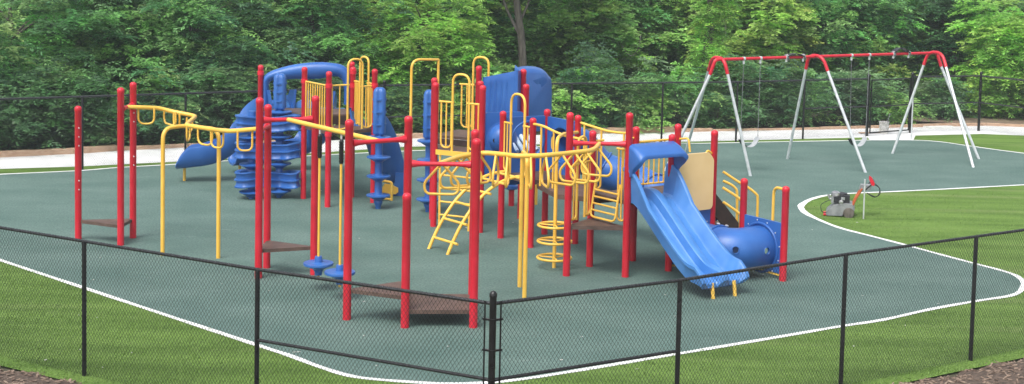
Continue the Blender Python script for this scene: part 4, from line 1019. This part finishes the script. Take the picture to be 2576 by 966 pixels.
def wrapped(xa, xb, mat, up, lab):
    qa, qb = on_beam(xa), on_beam(xb); c = lerp(qa, qb, .5); t = empty('belt_swing', c, lab, 'swing', 'belt swings wrapped over the red beam')
    for q in (qa, qb):
        mb = MB(); mb.lathe(q-bd0*.03, [(.055, 0), (.055, .06)], 12, axis=bd0); mb.box(q-UZ*.08, (.05, .05, .08)); mb.build('hanger', 'galv', t)
        for j in range(2):
            mb = MB(); n = 26; wdt = Vector((-bd0.y, bd0.x, 0)); rr = .055+.012*j
            mb.tube([q+bd0*(.03*j-.05+.10*k/n)+UZ*(rr*math.sin(2*PI*k/n)*1.2+random.uniform(-.008, .008))+wdt*(rr*math.cos(2*PI*k/n)) for k in range(n)], .012, 5); mb.build('chain', 'chain', t)
    mb = MB(); wdt = Vector((-bd0.y, bd0.x, 0)); L = (qb-qa).length
    pth = smooth_path([qa+UZ*(.05*up), lerp(qa, qb, .25)+UZ*.13*up, lerp(qa, qb, .55)+UZ*.15*up, lerp(qa, qb, .8)+UZ*.10*up, qb+UZ*.03*up], 6)
    mb.sweep(pth, wdt, [(-.085, -.010), (.085, -.010), (.085, .010), (-.085, .010)]); mb.build('seat', mat, t)
wrapped(1978, 2020, 'darkbelt', .62, 'dark belt swing wound flat around the red beam in the left bay')
wrapped(2247, 2285, 'darkbelt', 1.1, 'black belt swing wound up over the red beam in the right bay')
# ================================================================ SMALL THINGS
def timber(name, p, q, h, w, lab, n=1):
    t = (q-p).normalized(); nr = Vector((-t.y, t.x, 0)); L = (q-p).length; mb = MB()
    k = 14; vs = []
    for i in range(k+1):
        c = lerp(p, q, i/k)+nr*random.uniform(-.012, .012)+UZ*random.uniform(-.006, .006)
        for a, z in ((-w/2, -.02), (w/2, -.02), (w/2, h-.012), (w/2-.012, h), (-w/2+.012, h), (-w/2, h-.012)): vs.append(c+nr*a+UZ*z)
    fs = [(i*6+a, i*6+(a+1) % 6, (i+1)*6+(a+1) % 6, (i+1)*6+a) for i in range(k) for a in range(6)]+[(5, 4, 3, 2, 1, 0), tuple(k*6+a for a in range(6))]
    mb.add(vs, fs); o = mb.build(name, 'timber', angle=30); tag(o, lab, 'timber', 'timbers edging the white path'); return o
tm = [((-60,398),(192,386),.15,.16,'rough timber at the far left edge of the path, reaching past the leftmost red post'), ((196,386),(291,378.5),.16,.18,'short thick timber end beside the path behind the twin red posts'), ((293,379),(470,370),.10,.12,'thin timber edging behind the snaking yellow ladder'),
      ((474,370),(700,361),.10,.12,'thin timber edging behind the lower end of the left curved slide'), ((960,351),(1074,346),.14,.15,'timber edging seen between the two blue step columns'), ((1440,337),(1692,331.5),.17,.20,'thick timber with bolt holes by the path, left of the swing set'),
      ((1694,332),(1790,330),.10,.16,'shorter flat timber just behind the left swing set legs'), ((1792,330),(2060,326),.07,.07,'thin edging board behind the left bay of the swing set'), ((2062,326),(2290,320),.09,.08,'edging board behind the gate and bucket'), ((2292,320),(2480,316),.10,.09,'edging board right of the gate, in front of the tree trunk'), ((2482,316),(2640,322),.09,.09,'edging board at the far right in front of the bare soil bank')]
for a, b, h, w, lab in tm: timber('timber', gp(*a), gp(*b), h, w, lab)
# bucket with a stirring stick
q = gp(2223, 335.5); bk = empty('bucket', q, 'dirty white plastic bucket standing on the path behind the gate', 'bucket')
mb = MB(); mb.lathe(q, [(.135, 0), (.14, .004), (.162, .36), (.172, .362), (.172, .385), (.158, .385), (.15, .30), (.13, .02), (0, .018)], 28); mb.build('body', 'dirtywhite', bk)
mb = MB(); mb.tube([q+Vector((.17*math.cos(a), .17*math.sin(a)*.2-.17, .33-.16*math.sin(a)*0-.12*abs(math.sin(a)))) for a in np.linspace(0, PI, 12)], .004, 6); mb.build('handle', 'galv', bk)
mb = MB(); mb.tube([q+Vector((.0, 0, .05)), q+Vector((.17, .0, .60))], .014, 8); mb.lathe(q+Vector((.165, 0, .58)), [(.02, 0), (.028, .03), (.02, .07), (0, .075)], 10, axis=(.3, 0, 1)); o = mb.build('stirring_stick', 'grey'); tag(o, 'grey stirring stick leaning out of the white bucket', 'stick')
mb = MB(); q2 = gp(2190, 338); mb.box(q2+Vector((.1, .25, .03)), (.9, .12, .025), (Vector((.96, .28, 0)), Vector((-.28, .96, 0)), UZ)); o = mb.build('plank', 'timber', smooth=False); tag(o, 'loose thin plank lying on the path under the white bucket', 'plank')
mb = MB(); q2 = gp(2960, 0) if False else gp(2370, 322.5); mb.box(q2+UZ*.02, (1.1, .8, .035), (Vector((.97, .2, 0)), Vector((-.2, .97, 0)), UZ)); o = mb.build('foam_sheet', 'white', smooth=False); tag(o, 'flat white sheet lying on the path right of the gate', 'sheet')
q = gp(2853/1.2422-4.5, 351); mb = MB(); mb.tube([q-UZ*.05, q+UZ*1.28], .022, 10); mb.lathe(q+UZ*1.28, [(.024, 0), (.03, .01), (.03, .05), (0, .06)], 12); o = mb.build('drop_rod', 'galv'); tag(o, 'pale metal rod standing against the right gate post', 'rod')
q = gp(979, 346); mb = MB(); mb.lathe(q, [(.045, -.02), (.045, .16), (.07, .17), (.07, .21), (.045, .22), (.04, .30), (.02, .33), (0, .335)], 14); o = mb.build('standpipe', 'white'); tag(o, 'small white standpipe beside the path behind the left blue step column', 'standpipe')
# power broom on the lawn
q = gp(2112, 541); mw = empty('turf_groomer', q, 'walk behind turf machine with black engine and orange frame parked on the lawn', 'machine')
ax = Vector((.97, -.22, 0)).normalized(); ay = Vector((-ax.y, ax.x, 0))
def L_(a, b, z): return q+ax*a+ay*b+UZ*z
mb = MB(); P = [(-.30, .05), (-.27, .02), (.05, .03), (.09, .13), (.15, .20), (.24, .21), (.31, .15), (.32, .21), (.26, .29), (.10, .30), (-.14, .25), (-.28, .11)]
A = [L_(a, -.26, z) for a, z in P]; B = [L_(a, .26, z) for a, z in P]; n_ = len(P)
mb.add(A+B, [(i, (i+1) % n_, n_+(i+1) % n_, n_+i) for i in range(n_)]+[tuple(range(n_-1, -1, -1)), tuple(range(n_, 2*n_))]); mb.build('hood', 'grey', mw, 30)
mb = MB(); mb.lathe(L_(.19, -.275, .10), [(.02, -.01), (.115, 0), (.12, .02), (.12, .53), (.115, .55), (.02, .56)], 20, axis=ay); mb.build('brush', 'bark', mw)
mb = MB(); mb.box(L_(-.30, -.1, .04), (.10, .30, .035), (ax, ay, UZ)); mb.build('bumper', 'red', mw)
mb = MB(); mb.box(L_(-.02, 0, .36), (.24, .26, .14), (ax, ay, UZ)); mb.box(L_(.14, -.04, .38), (.13, .20, .17), (ax, ay, UZ)); mb.box(L_(.02, -.15, .34), (.10, .06, .10), (ax, ay, UZ)); mb.lathe(L_(.04, .02, .42), [(.11, 0), (.12, .02), (.11, .07), (.05, .09), (0, .09)], 18); mb.build('engine', 'darkbelt', mw, 30)
mb = MB(); mb.lathe(L_(-.10, -.06, .42), [(.08, 0), (.105, .03), (.10, .09), (.05, .12), (0, .125)], 16); mb.box(L_(.06, -.17, .40), (.08, .03, .06), (ax, ay, UZ)); mb.lathe(L_(.02, -.20, .33), [(.045, 0), (.05, .04), (.0, .05)], 12, axis=-ay); mb.box(L_(-.17, -.13, .36), (.06, .10, .12), (ax, ay, UZ)); mb.build('air_filter', 'chrome', mw, 30)
mb = MB(); mb.tube([L_(-.12, .10, .3), L_(-.22, .14, .33), L_(-.26, .14, .42)], .03, 10); mb.build('muffler', 'chrome', mw)
for s_ in (-.14, .14):
    mb = MB(); mb.tube([L_(.26, s_, .22), L_(.34, s_, .42), L_(.46, s_*1.1, .64)], .024, 8); mb.build('frame_arm', 'orange', mw)
mb = MB(); mb.box(L_(.53, 0, .66), (.24, .24, .11), (ax, ay, (UZ+ax*.3).normalized())); mb.build('console', 'grey', mw, 30)
mb = MB(); mb.tube(fillet([L_(.52, -.2, .62), L_(.70, -.24, .80), L_(.70, .24, .80), L_(.52, .2, .62)], .08), .017, 8); mb.build('handlebar', 'darkbelt', mw)
mb = MB(); mb.plate(L_(.66, -.27, .82), (ax*.35-UZ*.94).normalized(), (ax*.94+UZ*.35).normalized(), [(-.15, -.01), (-.09, .03), (.05, .045), (.10, .01), (.06, -.035), (-.09, -.04)], .05); mb.build('red_cover', 'red', mw, 30)
mb = MB(); mb.tube(smooth_path([L_(.68, -.22, .80), L_(.80, -.26, .72), L_(.84, -.2, .56), L_(.72, -.1, .46), L_(.56, -.1, .55)], 5), .009, 6); mb.tube(smooth_path([L_(.62, .2, .72), L_(.84, .2, .62), L_(.78, .12, .44), L_(.6, .08, .5)], 5), .009, 6); mb.build('cables', 'darkbelt', mw)
mb = MB(); mb.tube(smooth_path([L_(-.22, -.2, .36), L_(-.40, -.26, .26), L_(-.38, -.26, .1), L_(-.27, -.2, .08)], 5), .008, 6); mb.build('hose', 'darkbelt', mw)
q = gp(2172, 551); mb = MB(); mb.tube([q-UZ*.1, q+UZ*.88], .017, 10); o = mb.build('marker_stake', 'galv'); tag(o, 'thin pale metal stake standing in the lawn before the turf machine', 'stake')

# pale crumbs and scraps blown over the rubber surface
mb = MB()
for k in range(40):
    x, y = random.uniform(60, 2400), random.uniform(470, 930); p = gp(x, y)
    if p.y < 16 or p.y > 34: continue
    az = random.uniform(0, PI); L = random.uniform(.01, .045) if k > 3 else random.uniform(.08, .13)
    dx = Vector((math.cos(az), math.sin(az), 0)); mb.box(p+UZ*.012, (L, random.uniform(.008, .025), .006), (dx, Vector((-dx.y, dx.x, 0)), UZ))
o = mb.build('debris', 'dirtywhite', smooth=False); tag(o, 'pale crumbs and scraps scattered over the rubber surface', 'debris', kind='stuff')
# ================================================================ TREES
def front(x):
    P = sorted(pb_px); x = max(-300, min(2576, x))
    for (xa, ya), (xb, yb) in zip(P, P[1:]):
        if xa <= x <= xb: return gp(x, ya+(yb-ya)*(x-xa)/(xb-xa)).y+.9
def nrm_(a): return a/np.maximum(1e-9, np.linalg.norm(a, axis=1, keepdims=True))
def fronds(C, D, L, W, npair, droop, tint, wid=.42):
    n = len(C); up = np.array([0, 0, 1.0]); S = np.cross(D, up)+1e-6; S = nrm_(S); V = []; T = []
    L = L[:, None]; W = W[:, None]
    for j in range(npair):
        t = (j+.7)/npair
        pos = C+D*L*t-up*(droop[:, None]*t*t)
        for sg in (-1, 1):
            ld = nrm_(S*sg*.9+D*.45+RNG.normal(0, .22, (n, 3))-up*.22)
            l = W*(1.05-.55*abs(t-.45)*2*.6)*RNG.uniform(.75, 1.2, (n, 1)); wv = nrm_(D+RNG.normal(0, .2, (n, 3)))
            V.append(np.stack([pos, pos+ld*l*.5+wv*l*wid*.5, pos+ld*l, pos+ld*l*.5-wv*l*wid*.5], 1))
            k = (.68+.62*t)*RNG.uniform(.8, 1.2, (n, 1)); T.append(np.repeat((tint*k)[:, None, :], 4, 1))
    return np.concatenate(V, 0).reshape(-1, 3), np.concatenate(T, 0).reshape(-1, 3)
STY = {  # leaf style: frond length, leaflet length, pairs, droop, leaflet width, dark tint, light tint
 'locust': (.36, .17, 5, .16, .46, (.065, .165, .075), (.25, .47, .14)),
 'bright': (.40, .19, 5, .14, .46, (.19, .37, .07), (.36, .56, .13)),
 'maple':  (.32, .18, 4, .10, .72, (.095, .205, .058), (.31, .49, .13)),
 'olive':  (.38, .20, 4, .10, .60, (.14, .27, .06), (.38, .56, .14)),
 'dark':   (.42, .19, 4, .12, .55, (.05, .125, .06), (.17, .31, .11)),
}
def crown_data(c, rad, nclump, style, fill=.45, mpf=11, lump=.35, size=1.0):
    L, W, npair, dr, wid, c0, c1 = STY[style]; c = np.array(c); rad = np.array(rad)
    nclump = int(nclump*.56); d = nrm_(RNG.normal(0, 1, (nclump, 3))); lobes = nrm_(RNG.normal(0, 1, (9, 3))); lw = RNG.uniform(-1, 1, 9)
    bump = 1+lump*np.tanh((np.maximum(0, d@lobes.T-.55)*lw*3).sum(1))
    r = (RNG.random(nclump)**fill)[:, None]*bump[:, None]
    P = c+d*rad*r; P = P[P[:, 2] > .12]; d = d[:len(P)] if len(d) != len(P) else d
    d = nrm_(P-c); n = len(P)
    mpf = int(mpf*2.7)
    off = RNG.normal(0, 1, (n, mpf, 3))*np.array([.25, .25, .085])*size*RNG.uniform(.7, 1.25, (n, 1, 1))
    rr2 = (off[:, :, :2]**2).sum(2)
    az = np.arctan2(off[:, :, 1], off[:, :, 0])+RNG.normal(0, .5, (n, mpf)); el = RNG.uniform(-.1, .5, (n, mpf))-np.sqrt(rr2)*.35
    D = np.stack([np.cos(az)*np.cos(el), np.sin(az)*np.cos(el), np.sin(el)], 2)+d[:, None, :]*np.array([.5, .5, .15]); D = nrm_(D.reshape(-1, 3))
    off[:, :, 2] -= rr2*1.1/size
    C = (np.repeat(P[:, None, :], mpf, 1)+off).reshape(-1, 3)
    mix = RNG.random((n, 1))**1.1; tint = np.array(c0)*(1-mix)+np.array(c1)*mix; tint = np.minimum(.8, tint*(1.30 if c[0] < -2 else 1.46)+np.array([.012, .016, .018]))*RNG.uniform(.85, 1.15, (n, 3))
    tint = np.repeat(tint[:, None, :], mpf, 1).reshape(-1, 3); N_ = len(C)
    return fronds(C, D, L*size*RNG.uniform(.7, 1.25, N_), W*size*RNG.uniform(.75, 1.2, N_), npair, dr*RNG.uniform(.4, 1.5, N_), tint, wid)
def leaf_object(name, data, parent=None):
    V, T = data; o0 = np.array(wpos(parent)) if parent else np.zeros(3)
    cols = np.concatenate([np.clip(T, 0, 1), np.ones((len(T), 1))], 1)
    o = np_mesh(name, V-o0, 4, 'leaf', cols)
    if parent: o.parent = parent
    return o
def merge(*ds): return np.concatenate([d[0] for d in ds]), np.concatenate([d[1] for d in ds])
def trunk_mesh(base, lean, h, r, limbs, parent, mat='bark', spread=1.0, z0=0):
    mb = MB(); pts = [base+UZ*-.1]
    for k in range(1, 9): pts.append(base+Vector((lean[0]*(k/8)+.05*math.sin(k*1.3+base.x), lean[1]*(k/8)+.05*math.cos(k*1.7), h*k/8)))
    mb.tube(pts, [r*1.25]+[r*(1-.55*k/8) for k in range(1, 9)], 12)
    for i in range(limbs):
        k = random.uniform(.3, .95); p = pts[int(k*8)]; a = random.uniform(0, 2*PI); L = random.uniform(.8, 1.9)*spread
        e = p+Vector((math.cos(a)*L, math.sin(a)*L, L*random.uniform(.25, .8))); m = lerp(p, e, .5)+Vector((0, 0, .12*L))
        mb.tube([p, m, e], [r*.38, r*.25, r*.08], 7)
    return mb.build('trunk', mat, parent, 60)
def tree(name, x, dd, rad, zc, style, label, cat='tree', nclump=190, trunk=(.11, 6), size=1.0, group='trees behind the far fence', fill=.45, parts=None, mpf=11):
    Y = front(x)+dd; p = dp(x, 300, Y); base = Vector((p.x, p.y, 0)); t = empty(name, base, label, cat, group)
    data = crown_data((base.x, base.y, zc), rad, nclump, style, fill, mpf, size=size)
    if parts:
        ds = [data]
        for dx, dy, z, rr, nn, st in parts: ds.append(crown_data((base.x+dx, base.y+dy, z), rr, nn, st, fill, mpf, size=size))
        data = merge(*ds)
    leaf_object('crown', data, t)
    trunk_mesh(base, (random.uniform(-.3, .3), random.uniform(-.2, .2)), zc+rad[2]*.3, trunk[0], trunk[1], t)
    return t
A = 'trees behind the far fence'
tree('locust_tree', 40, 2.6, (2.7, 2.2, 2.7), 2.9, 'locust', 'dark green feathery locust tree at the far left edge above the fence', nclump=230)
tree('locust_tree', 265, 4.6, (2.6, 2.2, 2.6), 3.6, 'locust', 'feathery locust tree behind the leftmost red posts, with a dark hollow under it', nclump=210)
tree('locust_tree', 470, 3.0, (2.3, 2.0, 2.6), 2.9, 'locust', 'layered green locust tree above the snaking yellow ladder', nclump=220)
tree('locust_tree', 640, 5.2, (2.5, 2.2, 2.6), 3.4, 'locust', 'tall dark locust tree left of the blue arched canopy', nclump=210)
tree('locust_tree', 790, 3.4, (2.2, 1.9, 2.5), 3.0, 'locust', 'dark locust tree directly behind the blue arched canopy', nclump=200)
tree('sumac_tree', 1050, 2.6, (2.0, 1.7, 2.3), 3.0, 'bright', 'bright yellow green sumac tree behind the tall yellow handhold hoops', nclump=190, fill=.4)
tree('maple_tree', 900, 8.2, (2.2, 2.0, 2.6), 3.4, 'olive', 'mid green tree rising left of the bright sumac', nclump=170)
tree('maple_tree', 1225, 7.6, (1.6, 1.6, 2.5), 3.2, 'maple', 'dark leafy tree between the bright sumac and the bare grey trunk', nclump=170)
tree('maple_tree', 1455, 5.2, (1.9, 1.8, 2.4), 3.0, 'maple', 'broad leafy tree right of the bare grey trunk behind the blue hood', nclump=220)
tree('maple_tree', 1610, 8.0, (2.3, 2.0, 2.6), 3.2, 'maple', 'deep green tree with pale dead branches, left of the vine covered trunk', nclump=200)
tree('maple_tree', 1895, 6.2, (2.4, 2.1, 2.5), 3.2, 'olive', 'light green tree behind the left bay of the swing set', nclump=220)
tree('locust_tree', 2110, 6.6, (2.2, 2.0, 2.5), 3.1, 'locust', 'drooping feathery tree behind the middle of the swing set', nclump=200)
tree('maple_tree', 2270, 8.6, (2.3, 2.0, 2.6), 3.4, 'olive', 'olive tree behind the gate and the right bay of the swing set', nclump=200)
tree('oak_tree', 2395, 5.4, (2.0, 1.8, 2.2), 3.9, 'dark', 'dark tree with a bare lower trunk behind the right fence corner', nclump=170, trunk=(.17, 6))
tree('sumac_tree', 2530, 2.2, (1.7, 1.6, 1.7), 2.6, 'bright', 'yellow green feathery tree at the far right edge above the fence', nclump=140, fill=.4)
# bare grey trunk rising out of the undergrowth, and a vine covered trunk
def bare_tree(x, Y, label):
    p = dp(x, 330, Y); base = Vector((p.x, p.y, 0)); t = empty('bare_tree', base, label, 'tree', A); mb = MB()
    top = dp(x-22, -60, Y); k = lambda y, xx: dp(xx, y, Y)
    pts = [base, k(250, x+4), k(160, x+3), k(90, x-1), k(40, x-8), k(-10, x-14), k(-120, x-30)]
    mb.tube(smooth_path(pts, 4), [.15-.002*i for i in range(25)], 12)
    mb.tube(smooth_path([k(95, x-1), k(55, x-22), k(10, x-42), k(-60, x-62)], 4), [.06-.002*i for i in range(13)], 8)
    mb.tube(smooth_path([k(60, x-6), k(10, x+16), k(-60, x+40)], 4), [.045-.002*i for i in range(9)], 8)
    mb.build('trunk', 'bark', t, 60)
    leaf_object('crown', crown_data((base.x-.4, base.y, 6.6), (2.4, 2.2, 1.3), 120, 'maple'), t)
bare_tree(1312, 47.6, 'tall bare grey trunk behind the fence right of the bright sumac')
def vine_tree(x, Y, label):
    p = dp(x, 330, Y); base = Vector((p.x, p.y, 0)); t = empty('vine_covered_tree', base, label, 'tree', A)
    mb = MB(); mb.tube([base, base+Vector((.15, 0, 3)), base+Vector((.35, 0, 7))], [.2, .17, .12], 10); mb.build('trunk', 'bark', t, 60)
    ds = [crown_data((base.x+.05*k, base.y, .7+.5*k), (.5+.16*(k % 2), .45, .5), 30, 'bright' if k % 3 else 'olive', .35, 8, size=.6) for k in range(13)]
    leaf_object('vines', merge(*ds), t)
vine_tree(1765, 48.6, 'pale green vine covered trunk like a column behind the right part of the fence')
for i, (px_pts, Y, lab) in enumerate(([((1790,150),(1812,118),(1826,84),(1822,52)), 50.5, 'thin pale dead branch curving up right of the vine covered trunk'], [((1790,60),(1818,50),(1840,42)), 50.6, 'short pale dead branch slanting above the curved dead branch'], [((1556,96),(1572,128),(1590,140),(1606,120),(1612,86)), 49.6, 'pale dead branch forked like a hook in the trees right of the blue hood'], [((1205,205),(1192,172),(1190,160)), 48.0, 'short pale snag standing left of the bare grey trunk'])):
    mb = MB(); mb.tube(smooth_path([dp(x, y, Y) for x, y in px_pts], 5), .016, 7); o = mb.build('dead_branch', 'palebark'); tag(o, lab, 'branch', 'dead branches among the trees')
SH = [(-30,.8,1.3,'dark','dark shrub at the far left edge behind the fence'),(110,.6,1.2,'locust','low leafy shrub behind the timber, left of the leftmost red post'),(225,1.2,1.25,'dark','dark shrub behind the leftmost red post'),(345,.7,1.15,'locust','leafy shrub behind the twin red posts'),(455,1.0,1.2,'dark','dark shrub behind the snaking yellow ladder'),(560,.9,1.25,'locust','leafy shrub above the end of the left curved slide'),
      (680,1.3,1.2,'dark','dark shrub behind the wavy blue climber'),(800,1.0,1.1,'maple','shrub behind the yellow barred rails of the rear structure'),(905,1.0,1.0,'maple','shrub behind the left blue step column'),(1000,.6,.95,'olive','light shrub seen between the two step columns'),(1100,.8,1.0,'olive','light shrub below the bright sumac, behind the yellow ladder tower'),(1200,1.2,1.1,'maple','shrub left of the blue hood'),
      (1400,1.3,1.25,'maple','rounded light green shrub right of the blue hood'),(1495,.8,1.15,'locust','grey green bush behind the fence, second from the blue hood'),(1590,1.0,1.2,'maple','dense bush behind the thick timber'),(1690,1.2,1.15,'locust','bush below the vine covered trunk'),(1800,1.0,1.2,'dark','dark bush behind the left swing set legs'),(1900,.8,1.1,'dark','dark bush behind the left hanging swing'),
      (2010,1.1,1.15,'locust','bush behind the middle legs of the swing set'),(2120,.9,1.1,'dark','dark bush behind the right hanging swing'),(2235,1.2,1.15,'maple','bush behind the bucket'),(2340,2.6,.9,'maple','bush right of the gate'),(2440,3.4,1.0,'olive','pale bush beside the right fence corner'),(2545,3.2,1.0,'olive','pale bush at the far right edge on the soil bank'),(2630,3.2,1.1,'maple','bush just past the far right edge')]
VAR = [1.0, 1.35, .8, 1.15, .7, 1.4, .95, 1.25, .75, 1.1, .85, 1.3]
for i, (x, dd, r, st, lab) in enumerate(SH):
    v = VAR[i % 12] if 0 < i < 22 else 1.0; r = r*v; dd = dd+(v-1)*2.2
    if x < 850 and i % 3 or i % 4 == 1: st = 'dark'
    Y = front(x)+dd*.7-.25; p = dp(x, 330, Y); base = Vector((p.x, p.y, 0)); t = empty('shrub', base, lab, 'shrub', 'shrubs behind the far fence')
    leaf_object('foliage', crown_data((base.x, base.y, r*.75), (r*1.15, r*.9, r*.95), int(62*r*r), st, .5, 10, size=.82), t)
    mb = MB()
    for k in range(4): a = k*1.6; mb.tube([base-UZ*.05, base+Vector((.2*math.cos(a), .2*math.sin(a), r*.5)), base+Vector((.5*math.cos(a), .5*math.sin(a), r))], [.03, .022, .01], 6)
    mb.build('stems', 'bark', t)
def woodland():
    ds = []
    for x in range(-420, 3050, 105):
        for row, (dd, zc) in enumerate(((7.0, 1.3), (8.2, 3.6), (10.5, 2.2), (12.5, 4.4), (17, 4.2))):
            Y = front(min(2600, max(0, x)))+dd+random.uniform(-1, 1); p = dp(x+random.uniform(-40, 40), 300, Y)
            st = random.choice(['maple', 'locust', 'locust'] if x < 1200 else ['maple', 'olive', 'maple', 'locust'])
            ds.append(crown_data((p.x, p.y, zc+random.uniform(-.4, .4)), (1.9, 1.5, 1.9), 76, st, .42, 8, size=1.08))
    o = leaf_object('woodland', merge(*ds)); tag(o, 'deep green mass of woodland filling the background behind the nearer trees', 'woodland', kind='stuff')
woodland()
# ================================================================ CAMERA, LIGHT, WORLD
def finish():
    from mathutils import Matrix
    cam = bpy.data.cameras.new('camera'); co = bpy.data.objects.new('camera', cam); COL.objects.link(co)
    cam.sensor_width = 36; cam.lens = 36*F/2576; cam.shift_y = -(483-CY)/2576; cam.clip_start = .1; cam.clip_end = 900
    m = Matrix((RT, UP, -FW)).transposed().to_4x4(); m.translation = EYE; co.matrix_world = m; sc.camera = co
    w = bpy.data.worlds.new('World'); sc.world = w; w.use_nodes = True; nt = w.node_tree; bg = nt.nodes['Background']
    sky = nt.nodes.new('ShaderNodeTexSky'); sky.sky_type = 'NISHITA'; sky.sun_disc = False
    el, az = math.radians(58), math.radians(-148)       # azimuth clockwise from +y
    sky.sun_elevation = el; sky.sun_rotation = az; sky.dust_density = 4; sky.air_density = 1.2; sky.ozone_density = 1
    hs = nt.nodes.new('ShaderNodeHueSaturation'); hs.inputs['Saturation'].default_value = .35
    nt.links.new(sky.outputs[0], hs.inputs['Color']); nt.links.new(hs.outputs[0], bg.inputs['Color']); bg.inputs['Strength'].default_value = .14
    sun = bpy.data.lights.new('sun', 'SUN'); so = bpy.data.objects.new('sun', sun); COL.objects.link(so)
    sun.energy = 1.25; sun.angle = math.radians(32); sun.color = (1, .97, .92)
    d = Vector((math.sin(az)*math.cos(el), math.cos(az)*math.cos(el), math.sin(el)))
    so.rotation_euler = d.to_track_quat('Z', 'Y').to_euler(); so.location = (0, 0, 30)
    vs = sc.view_settings; vs.view_transform = 'Standard'; vs.look = 'None'; vs.gamma = 1; vs.exposure = .75
    sc.render.engine = 'CYCLES'; sc.cycles.max_bounces = 10; sc.cycles.diffuse_bounces = 6; sc.cycles.transmission_bounces = 8
finish()
def glare_veil():  # thin volume added in place of lens veiling glare, lifts dark gaps between trees
    mb = MB(); mb.box((0, 70, 5.0), (170, 190, 13)); m = bpy.data.materials.new('glare_veil'); m.use_nodes = True; nt = m.node_tree
    nt.nodes.remove(nt.nodes['Principled BSDF']); v = nt.nodes.new('ShaderNodeVolumePrincipled'); v.inputs['Color'].default_value = (.8, .86, .92, 1); v.inputs['Density'].default_value = .0009
    nt.links.new(v.outputs[0], nt.nodes['Material Output'].inputs['Volume'])
    o = mb.build('glare_veil', m, smooth=False); tag(o, 'thin pale veil added over the whole playground to lift the shadows', 'glare_veil', kind='stuff')
glare_veil()
